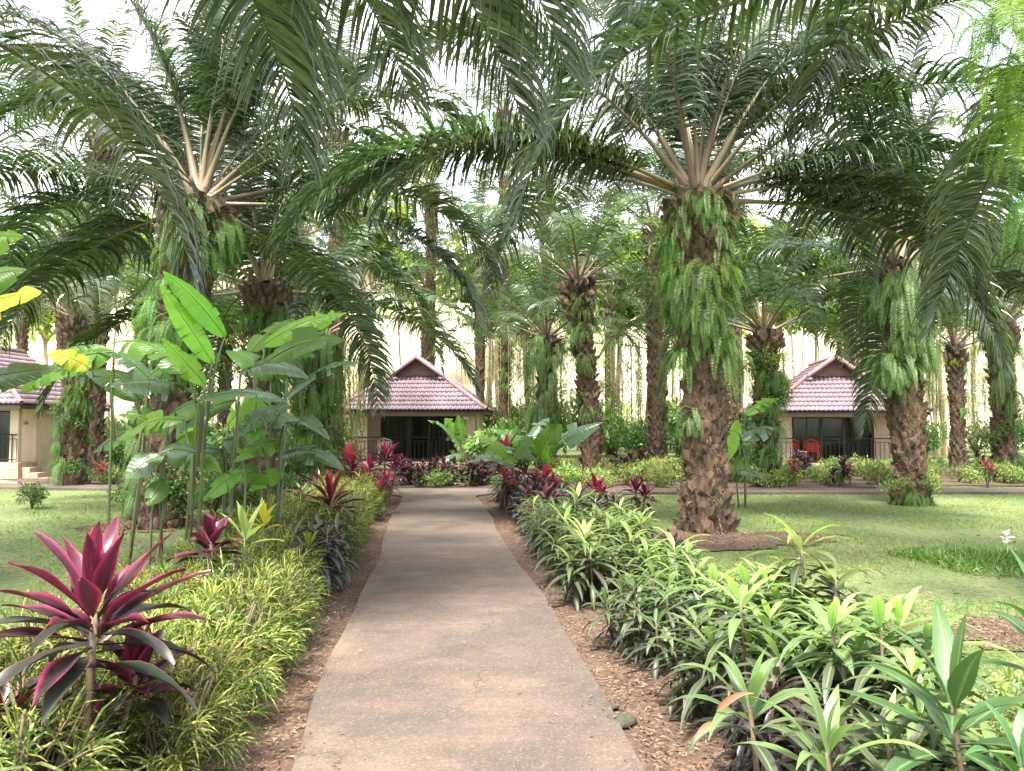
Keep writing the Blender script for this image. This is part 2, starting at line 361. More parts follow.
patch('bare_earth',X(165,12),12,1.3,.7,0.008,M['dirt'],3)
patch('planting_bed',10,23.2,22,4.3,0.01,M['dirt'],4)
patch('planting_bed',-7,22.0,6.0,2.6,0.011,M['dirt'],5)
# cliff
from mathutils import noise as mn, Vector
mb=MB(); nxs=120; nz=26; V=[]
for j in range(nz+1):
    z=-1+j*.62
    for i in range(nxs+1):
        x=-62+i*1.04; d=mn.fractal(Vector((x*.12,z*.1,3.3)),1,2,5)*3.2
        V.append((x,58+d+z*.35-.004*x*x*.3, z+1.3*mn.noise(Vector((x*.15,0,7)))*(j/nz)))
n=nxs+1; f=[(j*n+i,j*n+i+1,(j+1)*n+i+1,(j+1)*n+i) for j in range(nz) for i in range(nxs)]
b=len(V); 
for i in range(nxs+1): x,y,z=V[nz*n+i]; V.append((x*1.3,y+60,z+3))
f+=[(nz*n+i,nz*n+i+1,b+i+1,b+i) for i in range(nxs)]
tag(mb.add(V,f).build('cliff',M['cliff']),kind='structure')

# ------------------------------------------------------------------ palms
CLASSES=[(88,55),(77,10),(64,-35),(50,-62),(32,-72),(12,-80),(-15,-88),(900,-58)]
def frond_curve(e0,e1,L,n,p=1.7,sway=0):
    s=np.linspace(0,1,n); e=np.radians(e0-(e0-e1)*s**p); ds=L/(n-1)
    d=np.stack([np.cos(e),np.full(n,0.0)+sway*s,np.sin(e)],1); d=nrm(d)
    P=np.concatenate([[[0,0,0]],np.cumsum(d[:-1]*ds,0)]); return P,d
def make_frond(ci,lod,seed):
    r=np.random.default_rng(seed); e0,e1=CLASSES[ci]; L=5.9
    n=24 if lod==0 else 14
    sway=r.uniform(-.45,.45)
    if e0>=900: e0=17
    P,d=frond_curve(e0+r.uniform(-3,3),e1+r.uniform(-8,8),L,n,1.9,sway*(.4 if ci==7 else 1))
    st=MB(); lf=MB()
    rad=np.interp(np.linspace(0,1,n),[0,.05,.2,1],[.10,.062,.036,.006])
    tube(st,P,rad,6 if lod==0 else 4,0,r.random(),.7)
    nl=(165 if ci==7 else 128) if lod==0 else 56
    s=np.linspace(.26 if ci<2 else .17,1,nl)
    for side in (-1,1):
        ss=np.clip(s+r.normal(0,.003,nl),0,1)
        pos=np.stack([np.interp(ss,np.linspace(0,1,n),P[:,k]) for k in range(3)],1)
        dd=nrm(np.stack([np.interp(ss,np.linspace(0,1,n),d[:,k]) for k in range(3)],1))
        S=nrm(np.cross(dd,[0,0,1.0]))*-side
        bad=np.abs(dd[:,2])>.93; 
        S[:]=nrm(S+np.array([0,side*.4,0]))
        U=nrm(np.cross(S,dd))*side; U=np.where(U[:,2:3]<0,-U,U)
        fw=np.interp(ss,[0,.6,1],[.12,.3,1.3])[:,None]; 
        up=(r.choice([.1,.5],nl)+r.normal(0,.12,nl))[:,None]
        D=nrm(S+dd*fw+U*up+r.normal(0,.06,(nl,3)))
        ln=np.interp(ss,[0,.17,.3,.6,.85,1],[.3,.45,.82,.9,.68,.36])*r.uniform(.88,1.1,nl)*(1.22 if ci==7 else 1)
        wd=(.058 if lod==0 else .085)*np.interp(ss,[0,.25,.8,1],[.4,1,1,.6])*r.uniform(.85,1.15,nl)
        blades(lf,pos,D,np.cross(D,dd)*side+np.array([0,0,.5]),ln,wd,r.uniform(.9,2.3,nl),5 if lod==0 else 3,.5 if lod==0 else 0,PALML,np.clip(r.normal(.45,.25,nl),0,1))
    return st,lf
FR={}
def frond(ci,lod,k):
    key=(ci,lod,k)
    if key not in FR:
        st,lf=make_frond(ci,lod,1000*ci+100*lod+k)
        if lod==0: FR[key]=(st.mesh('frond_stalk',[M['rachis']]),lf.mesh('leaflets',[M['frond']]))
        else:
            n0=len(st.f); st.v+=lf.v; st.c+=lf.c; st.f+=[[i+st.n for i in q] for q in lf.f]; st.m+=[1]*len(lf.f); st.s+=lf.s; st.n+=lf.n
            FR[key]=(st.mesh('frond',[M['rachis'],M['frond_far']]),None)
    return FR[key]
def make_trunk(H,r0,lean,lod,seed):
    r=random.Random(seed); mb=MB(); n=14; m=16
    pts=[]; rad=[]
    for j in range(m):
        t=j/(m-1); pts.append((lean[0]*t**1.5,lean[1]*t**1.5,-.1+t*(H+.25)))
        rad.append(r0*(1.08-.36*min(1,t*7) +.08*math.sin(t*9+seed)+.25*sm(.8,1,t)))
    tube(mb,pts,rad,n,0)
    rows=int(H/.115); per=11 if lod==0 else 8
    for j in range(rows):
        t=(j+.5)/rows; z=t*H
        for i in range(per):
            if lod and r.random()<.1: continue
            a=(i+.5*(j%2))/per*2*math.pi+j*.11+r.uniform(-.1,.1)
            R0=np.interp(z+.1,[p[2] for p in pts],rad)*.93
            c=np.array([lean[0]*t**1.5,lean[1]*t**1.5,z]); o=np.array([math.cos(a),math.sin(a),0]); s_=np.array([-math.sin(a),math.cos(a),0]); u=np.array([0,0,1.0])
            w=r0*.33*r.uniform(.7,1.15); h=.21*r.uniform(.7,1.35); th=(.035+.10*r.random()+.14*sm(.75,1,t))*r0/.36
            b=c+o*R0
            V=[b-s_*w-u*h*.5, b+s_*w-u*h*.5, b+s_*w*.75+u*h*.45+o*th*.5, b-s_*w*.75+u*h*.45+o*th*.5, b-u*h*.75, b+u*h*.62+o*th*r.uniform(.9,1.6), b+s_*w*r.uniform(-.3,.3)+u*h*r.uniform(-.1,.3)+o*th*r.uniform(.8,1.4)]
            q=r.random()
            mb.add(V,[(4,1,6),(4,6,0),(1,2,6),(2,5,6),(5,3,6),(3,0,6),(0,1,4),(3,5,2)],[(q,.5,.5)]*7,1,False)
    # leaf stubs under the crown
    for k in range(26 if lod==0 else 14):
        a=k*2.4+r.random()*.4; z=H-.25+.5*r.random()-.15*(k%3); ln=r.uniform(.15,.38)
        o=np.array([math.cos(a),math.sin(a),0]); c=np.array([lean[0],lean[1],z])
        p0=c+o*r0*.7; p1=p0+o*ln*.5+np.array([0,0,ln*.45]); p2=p1+o*ln*.2+np.array([0,0,ln*.5])
        tube(mb,[p0,p1,p2],[.08,.05,.03],5,2,r.random(),.6)
    # fibre hanging at the top of the trunk
    k=220 if lod==0 else 60
    A=rng.random(k)*6.28; O=np.stack([np.cos(A),np.sin(A),0*A],1); Z=H-.9+rng.random(k)*1.2
    P=O*(r0*1.05)+np.stack([0*A+lean[0],0*A+lean[1],Z],1)
    blades(mb,P,O+np.array([0,0,.2])+rng.normal(0,.5,(k,3)),O,rng.uniform(.1,.35,k),.018,2.5,3,0,PALML,None,0)
    k=1500 if lod==0 else 300
    A=rng.random(k)*6.28; T=rng.random(k); O=np.stack([np.cos(A),np.sin(A),0*A],1); RR=np.interp(T*H,[p[2] for p in pts],rad)+.02
    P=O*RR[:,None]+np.stack([lean[0]*T**1.5,lean[1]*T**1.5,T*H],1)
    blades(mb,P,O*.5+np.array([0,0,.3])+rng.normal(0,.6,(k,3)),O,rng.uniform(.06,.2,k),rng.uniform(.008,.03,k),2.5,3,0,PALML,None,1)
    return mb
def fruit_mesh():
    mb=MB(); n=220
    for i in range(n):
        z=1-2*(i+.5)/n; a=i*2.39996; q=math.sqrt(1-z*z); d=np.array([q*math.cos(a),q*math.sin(a),z]); p=d*np.array([.2,.2,.17])
        s=np.cross(d,[.3,.5,.8]); s/=np.linalg.norm(s); u=np.cross(d,s); e=.03
        mb.add([p+s*e,p+u*e,p-s*e,p-u*e,p*1.28],[(0,1,4),(1,2,4),(2,3,4),(3,0,4)],[(random.random(),.5,.5)]*5,0,False)
    return mb.mesh('fruit_bunch',[M['fruit']])
FRUIT=fruit_mesh()
PALMS=[]
def palm(px,D,crown_py,r0,seed,nfr,label,lod=0,lean=(0,0),world=None,scale=None,custom=(),skip=None,fruit=0,az0=0.0,emin=-14,zc=None):
    x,y=world if world else (X(px,D),D)
    if lod and emin==-14: emin=14
    scale=scale or (.8 if lod else 1.0)
    z0=g(x,y); H=(zc if zc else Zp(crown_py,y))-z0
    t=thing('oil_palm',(x,y,z0),label,'palm tree','oil palms in the garden')
    make_trunk(H,r0,lean,lod,seed).build('trunk',[M['bark'],M['boot'],M['stub']],t)
    r=random.Random(seed*13+5)
    specs=[]
    for i in range(nfr):
        q=i/(nfr-1); e=88-(88-emin)*q**.95+r.uniform(-5,5); az=math.degrees(i*2.39996)+r.uniform(-12,12)+az0
        if skip and skip(az%360,e): continue
        specs.append((az,e,scale*r.uniform(.86,1.08)*(.82 if e>75 else 1)))
    specs+=list(custom)
    for (az,e,s) in specs:
        ci=min(range(len(CLASSES)),key=lambda c:abs(CLASSES[c][0]-e)); d_e=e-CLASSES[ci][0]; e=33 if e>=900 else e
        st,lf=frond(ci,lod,r.randrange(3 if lod==0 else 2))
        a=R(az); rr=r0*.55*math.cos(R(max(e,0)))
        o=link('frond',st,t,(lean[0]+rr*math.cos(a),lean[1]+rr*math.sin(a),H+.05+.25*max(0,e)/90),(r.uniform(-.2,.2),-R(max(-10,min(10,d_e))),a),s)
        if lf: link('leaflets',lf,o)
    for k in range(fruit):
        a=r.uniform(3.4,6.0); link('fruit_bunch',FRUIT,t,(lean[0]+(r0+.02)*math.cos(a),lean[1]+(r0+.02)*math.sin(a),H+.02+.1*k),(.3,.2,a),r.uniform(.7,.95))
    PALMS.append(dict(o=t,x=x,y=y,z0=z0,H=H,r=r0,lean=lean,label=label)); return PALMS[-1]
# azimuth: 0 = to the photo's right, 90 = away, 180 = left, 270 = towards the camera
pA=palm(705,11.5,200,.35,1,26,'tall fern-draped oil palm between the lime strap-leaf hedge and the lawn',0,(-.08,0),fruit=1,
   custom=[(187,900,1.12),(181,900,.98),(199,900,.88),(-10,900,.8),(12,900,.95),(188,52,1.05),(-14,58,1.0),(165,62,1.0),(5,10,.9),(330,50,.9),(20,60,1.0),(205,80,.95),(340,79,1.0),(120,78,1.0),(225,62,.9)],skip=lambda a,e:(196<a<345 and e<76) or (150<a<226 and e<64) or (30<a<150 and e<12))
pB=palm(163,12,205,.40,2,25,'thick oil palm behind the tall heliconia clump with ferns up its trunk',0,(.5,0),fruit=2,
   custom=[(200,82,1),(20,80,.95),(110,80,1.0),(150,60,1.0),(178,900,.9),(35,50,.75),(-5,34,.62),(40,60,.8),(180,60,1.0),(-14,72,.85)],skip=lambda a,e:(190<a<350 and e<77))
pC=palm(262,15.5,292,.34,3,20,'shaded oil palm just behind the heliconia stems',0,(.05,0),skip=lambda a,e:((225<a<350 or a<25) and e<60))
pF=palm(908,15.2,268,.33,4,26,'fern-skirted oil palm on the lawn in front of the cottage with the red chair',0,(-.15,0),skip=lambda a,e:(165<a<330 and e<52))
pD=palm(592,22,285,.36,5,22,'dark-trunked oil palm behind the magenta plants beside the path junction',1,(-.4,0),fruit=2)
pE=palm(546,26,340,.36,6,20,'oil palm smothered in pale hanging ferns behind the path junction',1)
pG=palm(1002,23,328,.36,7,22,'fern-hung oil palm in the planting bed at the edge of view',1)
pH=palm(957,28,350,.30,8,20,'slim bare-trunked oil palm standing between two fern-covered palms',1)
pI=palm(766,20.5,335,.36,9,18,'shaggy oil palm at the corner of the cottage with the red chair',1)
pJ=palm(76,19.6,322,.34,10,24,'oil palm beside the cottage raised on an arched base',1)
pK=palm(505,35,350,.30,11,18,'slim oil palm rising behind the corner of the path-end cottage',1)
pL=palm(660,30,352,.30,12,18,'oil palm in front of the pale stems left of the tall lawn palm'.replace('left of','near'),1)
pM=palm(318,20,338,.36,13,18,'fern-curtained oil palm between the heliconias and the path-end cottage',1)
pN=palm(0,0,0,.38,14,15,'oil palm with overhead fronds beside the yellow croton hedge',0,(0,0),(-6.3,5.9),skip=lambda a,e:(200<a<340) or a<60 or a>340,custom=[(10,42,1.1),(35,34,1.0),(120,40,1.1)],zc=5.5)
pO=palm(0,0,0,.38,15,14,'oil palm at the lawn edge with a bright lime fern trailing from it',0,(0,0),(5.0,6.3),skip=lambda a,e:(190<a<340),custom=[(170,35,.8),(150,60,.9)],zc=5.4)
pP=palm(0,0,0,.38,16,4,'oil palm whose frond tips hang above the start of the path',0,(0,0),(-3.9,2.6),skip=lambda a,e:True,custom=[(64,900,1.1),(52,900,1.18),(76,900,1.15),(43,900,1.1),(130,40,1),(200,40,1),(260,50,1)],zc=5.5)
far=[(20,36,300,'behind the roof of the arched-base cottage'),(140,33,310,'behind the tree-shaded lawn past the heliconias'),(225,27,300,'behind the thick heliconia palm'),
     (365,38,300,'behind the ridge of the path-end cottage near the pale trunk'),(425,44,290,'directly behind the path-end cottage roof'),(610,40,300,'far back between the two dark trunks'),
     (735,36,300,'far behind the tall lawn palm'),(850,40,290,'behind the roof of the cottage with the red chair'),(905,36,315,'behind the fern-skirted lawn palm'),(1050,32,300,'beyond the planting bed at the view edge'),
     (480,38,250,'tallest of the palms behind the path-end cottage'),(655,26,230,'tall one standing behind the lawn palm fronds'),(300,30,235,'tall one behind the heliconia clump'),(850,38,245,'tall one behind the red-chair cottage'),(60,36,240,'tall one behind the arched-base cottage')]
far+=[(504,37,110,'very tall one in line behind the cottage-corner palm'),(335,23,135,'very tall one above the heliconia clump'),(96,22,140,'very tall one between the raised cottage and the heliconias'),(722,26,150,'very tall one in line behind the tall lawn palm trunk'),(175,24,165,'very tall one above the thick heliconia palm'),(546,32,180,'very tall one above the smothered junction palm'),(702,22,140,'very tall one directly behind the tall lawn palm'),(1060,20,165,'very tall one over the view edge past the planting bed'),(-30,21,150,'very tall one over the view edge past the raised cottage'),(430,40,190,'very tall slim one high behind the path-end cottage')]
for i,(px,D,cy,w) in enumerate(far):
    palm(px,D,cy,.28,30+i,15,'distant oil palm '+w,1)

def bush_mesh(seed,mat,H=1.0,Wd=.6,n=700,ll=.09,lw=.04,stems=True):
    r=np.random.default_rng(seed); mb=MB()
    for i in range(8 if stems else 2):
        a=r.uniform(0,6.28); q=r.uniform(.1,Wd*.8); tube(mb,[(0,0,0),(q*.5*math.cos(a),q*.5*math.sin(a),H*.45),(q*math.cos(a),q*math.sin(a),H*.85)],[.02*H,.012*H,.006*H],5,1)
    nc=14; ce=nrm(r.normal(0,1,(nc,3)))*r.uniform(.3,.85,(nc,1))*np.array([Wd,Wd,H*.42])+np.array([0,0,H*.55]); k=r.integers(0,nc,n)
    P=ce[k]+nrm(r.normal(0,1,(n,3)))*r.uniform(.4,1,(n,1))*Wd*.38; P[:,2]=np.maximum(P[:,2],.04)
    D=nrm(P-ce[k])+r.normal(0,.5,(n,3)); tone=r.uniform(.1,.9,nc)
    blades(mb,P,D,nrm(r.normal(0,.5,(n,3))+np.array([0,0,1])),r.uniform(.7,1.3,n)*ll,r.uniform(.7,1.3,n)*lw,r.uniform(.2,.8,n),2,.3,LANCE,np.clip(tone[k]+r.normal(0,.15,n),0,1),0)
    return mb.mesh('bush_leaves',[M[mat],M['woodstem']])
# ------------------------------------------------------------------ ferns
def make_fern(seed,L=.8,n=16,W=.075,flop=1.0):
    r=np.random.default_rng(seed); mb=MB()
    for i in range(n):
        a=r.uniform(-1.5,1.5); el=r.uniform(-.1,1.2); ln=L*r.uniform(.6,1.15)
        m=40; P=[np.array([0,r.uniform(-.1,.1),r.uniform(-.15,.15)])]; d=np.array([math.cos(a)*math.cos(el),math.sin(a)*math.cos(el),math.sin(el)])
        dirs=[]
        for k in range(m):
            dirs.append(d); P.append(P[-1]+d*ln/m); d=nrm(d+np.array([0,0,-1])*flop*r.uniform(.07,.12))
        P=np.array(P[:-1]); dd=np.array(dirs)
        tube(mb,P,.004,3,0,.2)
        o=np.array([math.cos(a),math.sin(a),.2])
        t=np.linspace(0,1,m); wid=W*np.clip(np.sin(np.pi*np.clip(t*.86+.1,0,1))**.6,.15,1)
        S=nrm(np.cross(dd,o)); Nn=np.cross(S,dd)
        for side in (-1,1):
            D=nrm(S*side+dd*.25+r.normal(0,.12,(m,3))+Nn*.1)
            blades(mb,P[2:],D[2:],Nn[2:],wid[2:]*r.uniform(.85,1.1,m-2),ln/m*.5,.5,2,0,LANCE,np.clip(r.random()+r.normal(0,.12,m-2),0,1))
    return mb
FERN=[make_fern(50+i,.75,24).mesh('fern_fronds',[M['fern']]) for i in range(3)]+[make_fern(60,.8,22,.085).mesh('fern_fronds',[M['fernpale']]),make_fern(61,.8,13,.11).mesh('fern_fronds',[M['fernlime']])]
FLONG=[make_fern(66+i,1.3,18,.09,1.4).mesh('fern_fronds',[M['fernpale' if i else 'fern']]) for i in range(2)]
CREEP=[bush_mesh(i+95,'bush',.6,.34,420,.06,.03,False) for i in range(2)]+[bush_mesh(98,'cover',.6,.34,420,.07,.025,False)]
def creepers(p,n,zlo,zhi,scale,nm):
    for i in range(n):
        t=random.uniform(zlo,zhi); a=R(random.uniform(170,370)); rr=p['r']*1.0
        o=link('trunk_creeper',random.choice(CREEP),None,(p['x']+p['lean'][0]*t**1.5+rr*math.cos(a),p['y']+rr*math.sin(a),p['z0']+t*p['H']-.3),(0,0,a),scale*random.uniform(.7,1.2))
        tag(o,'small-leaved creeper clump growing on the trunk of '+nm,'creeper','creepers on '+nm)
def ferns(p,n,zlo,zhi,scale,mix_=(0,0,1,1,2,2,3),amin=180,amax=360,long_=0.0,desc=None):
    base=p['label']; nm=desc
    for i in range(n):
        t=random.uniform(zlo,zhi); a=R(random.uniform(amin,amax)); z=t*p['H']
        lx=p['lean'][0]*t**1.5; ly=p['lean'][1]*t**1.5; rr=p['r']*.9
        me=random.choice(FLONG) if random.random()<long_ else FERN[random.choice(mix_)]
        o=link('fern_clump',me,None,(p['x']+lx+rr*math.cos(a),p['y']+ly+rr*math.sin(a),p['z0']+z),(0,0,a),scale*random.uniform(.7,1.25))
        tag(o,'feathery fern clump hanging on the trunk of '+nm,'fern','ferns on '+nm)
nA='the tall lawn-edge palm'; nB='the palm behind the heliconias'; nF='the lawn palm before the red-chair cottage'
ferns(pA,24,.5,1.0,.85,(0,1,2,0,1,2,3,4),170,370,.0,nA)
ferns(pA,7,.3,.7,.5,(3,0,1),200,340,0,nA)
ferns(pB,18,.5,1.0,.85,(0,1,2,3),190,380,.0,nB)
ferns(pB,9,.05,.5,.5,(0,1,3),200,340,0,nB)
ferns(pC,12,.2,.95,.75,(0,1,2),200,340,.1,'the shaded palm behind the stems')
ferns(pF,28,.45,1.0,.82,(3,3,0,1,3,2),175,370,.12,nF)
ferns(pF,6,.0,.06,.4,(0,1),180,360,0,nF)
ferns(pD,10,.25,.95,.7,(0,3,3,1),180,360,.0,'the dark-trunked palm by the junction')
ferns(pE,20,.25,1.0,1.0,(3,3,0,1,4),170,370,.3,'the smothered palm behind the junction')
creepers(pE,12,.15,.8,1.3,'the smothered palm behind the junction'); creepers(pI,12,.1,.9,1.3,'the shaggy palm at the cottage corner'); creepers(pM,12,.1,.95,1.4,'the fern-curtained palm near the path-end cottage'); creepers(pC,9,.1,.9,1.0,'the shaded palm behind the stems')
creepers(pB,12,.02,.75,1.0,nB); creepers(pA,8,.55,.95,.7,nA); creepers(pF,7,.5,.9,.8,nF); creepers(pF,5,.07,.12,.8,nF); creepers(pJ,10,.05,.9,.9,'the palm beside the arched-base cottage'); creepers(pD,6,.3,.9,.9,'the dark-trunked palm by the junction'); creepers(pG,6,.05,.5,.9,'the palm in the planting bed')
ferns(pG,12,.5,.98,.9,(0,1,3),180,360,.25,'the palm in the planting bed')
ferns(pG,6,.05,.4,.6,(0,1,3),180,360,0,'the palm in the planting bed')
ferns(pH,4,.4,.95,.6,(0,4),180,360,0,'the slim bare-trunked palm')
ferns(pI,13,.2,1.0,.75,(0,3,3,1),170,370,.1,'the shaggy palm at the cottage corner')
ferns(pJ,20,.0,.95,.6,(0,1,3),170,370,.0,'the palm beside the arched-base cottage')
ferns(pK,6,.3,.95,.9,(4,0),180,360,.1,'the slim palm behind the cottage corner')
ferns(pL,10,.3,.95,.9,(0,4,3),180,360,.15,'the palm before the pale stems')
ferns(pM,20,.25,1.0,1.0,(4,3,0,1),170,370,.5,'the fern-curtained palm near the path-end cottage')
ferns(pN,4,.7,1.0,.8,(0,1),250,400,0,'the palm beside the croton hedge')
for (px,py,D,s,mi) in [(985,-10,5.6,.9,4),(1012,60,5.7,.9,4),(1006,120,5.8,.8,4),(1020,200,5.9,.8,0),(975,20,5.9,.8,0),(1024,20,5.6,1,4)]:
    tag(link('fern_clump',FERN[mi],None,(X(px,D)+.25,D,Zp(py,D)),(0,0,R(180+random.uniform(-30,40))),s),'lime fern trailing from the palm at the lawn edge overhead','fern','lime ferns trailing overhead at the lawn edge')

# ------------------------------------------------------------------ cottages
def slope(mb,O,ux,uy,width_lo,width_hi,nrow,slen,lo,hi,pitch=.165,amp=.022,nn=None):
    # corrugated tiled slope: ux along the eave, uy up the slope, lo(v)/hi(v) clip along the eave
    O=np.array(O,float); ux=np.array(ux,float); uy=np.array(uy,float); nn=nn if nn is not None else np.cross(ux,uy)
    cols=int((width_hi-width_lo)/pitch*6); xs_=np.linspace(width_lo,width_hi,cols+1); cor=amp*np.cos(xs_/pitch*2*np.pi)
    for k in range(nrow):
        rows=[]
        for (v,lift) in ((k/nrow*slen,0),(k/nrow*slen,.035),((k+1)/nrow*slen+.01,.0)):
            xc=np.clip(xs_,lo(min(v,slen)),hi(min(v,slen)))
            rows.append(O+xc[:,None]*ux+v*uy+(cor+lift)[:,None]*nn)
        V=np.concatenate(rows); n=cols+1; f=[]
        for a in range(2):
            i=np.arange(cols); q=np.stack([a*n+i,a*n+i+1,(a+1)*n+i+1,(a+1)*n+i],1)
            w=np.linalg.norm(V[q[:,0]]-V[q[:,1]],axis=1)+np.linalg.norm(V[q[:,2]]-V[q[:,3]],axis=1); f+=q[w>1e-4].tolist()
        q0=random.random(); mb.add(V,f,[(q0,.5,.5)]*len(V),0,True)
def cottage(loc,rz,label,plinth=0.12,arch=False,steps=False,lamp=False,mirror=1,sc_=1.0,number=False):
    t=thing('cottage',loc,label,'cottage','guest cottages under pink tiled roofs',rz,sc_)
    zf=plinth; ze=zf+1.93; za=ze+2.02; e=2.82; yf=-.9; yb=6.3; zg=za-.66; hg=e*(za-zg)/(za-ze)
    pitch_run=e; run=(zg-ze)/(za-ze)*e; yg=yf+run; ygb=yb-run
    mb=MB()
    ca=(za-ze)/math.hypot(e,za-ze); cb=e/math.hypot(e,za-ze); sl=math.hypot(e,za-ze); sg=sl*(zg-ze)/(za-ze)
    slope(mb,(0,yf,ze),(1,0,0),(0,cb,ca),-e,e,8,sg,lambda v:-e+v*cb,lambda v:e-v*cb)
    slope(mb,(0,yb,ze),(-1,0,0),(0,-cb,ca),-e,e,8,sg,lambda v:-e+v*cb,lambda v:e-v*cb)
    fl=lambda v: (yf+v*cb) if v<sg else yg-.38
    fh=lambda v: (yb-v*cb) if v<sg else ygb+.38
    slope(mb,(e,0,ze),(0,1,0),(-cb,0,ca),yf,yb,12,sl,fl,fh)
    slope(mb,(-e,0,ze),(0,-1,0),(cb,0,ca),-yb,-yf,12,sl,lambda v:-fh(v),lambda v:-fl(v))
    roof=mb.build('roof',M['tile'],t)
    mb=MB()
    for sx in (-1,1):
        tube(mb,[(sx*e,yf,ze+.03),(sx*hg,yg,zg+.05)],[.075,.075],8,0); tube(mb,[(sx*e,yb,ze+.03),(sx*hg,ygb,zg+.05)],[.075,.075],8,0)
        tube(mb,[(sx*(hg+.12),yg-.40,zg-.03),(0,yg-.40,za+.06)],[.085,.085],8,0)
    tube(mb,[(0,yg-.42,za+.04),(0,ygb+.42,za+.04)],[.09,.09],8,0); mb.build('ridge_cap',M['ridge'],roof)
    mb=MB(); yy=yg-.02
    for q in (ygb,yy):
        if q==yy: mb.build('gable',M['ridge'],roof); mb=MB()
        mb.add([(-hg+.02,q,zg),(hg-.02,q,zg),(0,q,za-.02),(-hg+.02,q+.06,zg),(hg-.02,q+.06,zg),(0,q+.06,za-.02)],[(0,1,2),(3,5,4),(0,3,4,1),(1,4,5,2),(2,5,3,0)],None,0,False)
    for k in range(5):
        z=zg+.06+k*.1; w=hg*(1-(z-zg)/(za-zg))-.05
        if w>.05: box(mb,(-w,yy-.03,z),(w,yy-.004,z+.05))
    mb.build('gable',M['ridge'],roof)
    mb=MB(); q=e-.06
    box(mb,(-q,yf+.05,ze-.17),(q,yf+.09,ze-.035)); box(mb,(-q,yb-.09,ze-.17),(q,yb-.05,ze-.035))
    box(mb,(-q,yf+.092,ze-.17),(-q+.04,yb-.092,ze-.035)); box(mb,(q-.04,yf+.092,ze-.17),(q,yb-.092,ze-.035)); mb.build('fascia',M['fascia'],roof)
    mb=MB(); box(mb,(-q+.042,yf+.094,ze-.1),(q-.042,yb-.094,ze-.07)); mb.build('soffit',M['wallc'],t)
    # walls
    mb=MB(); W=2.3; yw=1.25
    zt=ze-.102
    box(mb,(-W,yw,0),(-1.5,yw+.15,zt)); box(mb,(1.5,yw,0),(W,yw+.15,zt)); box(mb,(-1.5,yw,zt-.08),(1.5,yw+.15,zt))
    box(mb,(-W,yw+.152,0),(-W+.15,5.5,zt)); box(mb,(W-.15,yw+.152,0),(W,5.5,zt)); box(mb,(-W+.152,5.35,0),(W-.152,5.5,zt))
    box(mb,(-W,.05,zf),(-W+.55,.2,zt)); box(mb,(-W,.202,zf),(-W+.14,yw-.002,zt))
    mb.build('wall',M['wallc'],t)
    mb=MB(); box(mb,(W-.32,.05,zf),(W-.02,.3,zt),0,.015); mb.build('column',M['wallc'],t)
    mb=MB(); box(mb,(-W-.02,-.05,zt-.12),(W+.02,.04,zt-.01)); mb.build('lintel',M['plinth'],t)
    mb=MB()
    if not arch: box(mb,(-W-.1,-.15,-.3),(W+.1,yw-.003,zf-.002),0,.02)
    else:
        zt_=zf-.002; box(mb,(-W-.1,-.15,zt_-.2),(W+.1,yw-.003,zt_)); 
        for x0 in (-W-.1,W-.5,): box(mb,(x0,-.14,-.3),(x0+.6,yw-.01,zt_-.202))
        for s_ in (-1,1):
            V=[(s_*1.8,-.13,zt_-.2),(s_*1.8,-.13,.05),(s_*1.55,-.13,.3),(s_*1.1,-.13,zt_-.21),(s_*1.8,.5,zt_-.2),(s_*1.8,.5,.05),(s_*1.55,.5,.3),(s_*1.1,.5,zt_-.21)]
            mb.add(V,[(0,1,2,3),(4,7,6,5),(1,5,6,2),(2,6,7,3)],None,0,False)
    mb.build('porch_base',M['plinth'],t)
    if steps:
        for k in range(4):
            mb=MB(); box(mb,(W+.105+k*.27,.1,-.2),(W+.102+(k+1)*.27,1.0,zf-.17*(k+1)+.0),0,.01); mb.build('step',M['plinth'],t)
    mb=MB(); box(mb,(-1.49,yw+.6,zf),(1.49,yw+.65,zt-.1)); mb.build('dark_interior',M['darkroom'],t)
    # glazing: two windows with curtains, dark door between
    for (a,b,nm) in ((-1.48,-.42,'window'),(-.42,.42,'door'),(.42,1.48,'window')):
        fr=MB(); 
        for (p,q_) in (((a,yw+.03,zf),(a+.06,yw+.1,zt-.08)),((b-.06,yw+.03,zf),(b,yw+.1,zt-.08)),((a+.062,yw+.03,zf),(b-.062,yw+.1,zf+.08)),((a+.062,yw+.03,zt-.15),(b-.062,yw+.1,zt-.082))): box(fr,p,q_)
        if nm=='window': box(fr,((a+b)/2-.02,yw+.035,zf+.082),((a+b)/2+.02,yw+.095,zt-.152))
        w=fr.build(nm,M['frame'],t)
        gl=MB(); box(gl,(a+.063,yw+.06,zf+.083),(b-.063,yw+.066,zt-.153)); gl.build('glass',M['glass'],w)
        if nm=='window':
            cu=MB(); n=60; V=[]
            x0,x1=(a+.07,b-.07) 
            for i in range(n+1):
                x=x0+(x1-x0)*i/n; y=yw+.22+.035*math.sin(i*.9)+.01*math.sin(i*2.3); V+=[(x,y,zf+.05),(x,y,zt-.12)]
            cu.add(V,[(2*i,2*i+2,2*i+3,2*i+1) for i in range(n)]); cu.build('curtain',M['curtain'],w)
    # railing
    mb=MB(); zr=zf+.92; x0,x1=-W+.0,W-.03; y=-.02
    tube(mb,[(x0,y,zr),(x1,y,zr)],[.022,.022],6,0); tube(mb,[(x0,y,zf+.1),(x1,y,zf+.1)],[.015,.015],6,0); tube(mb,[(x0,y,zr-.14),(x1,y,zr-.14)],[.012,.012],6,0)
    for i in range(30):
        x=x0+(x1-x0)*i/29; w=.018 if i%7 else .03; box(mb,(x-w/2,y-w/2,zf),(x+w/2,y+w/2,zr-(.0 if i%7==0 else .14)))
    mb.build('railing',M['rail'],t)
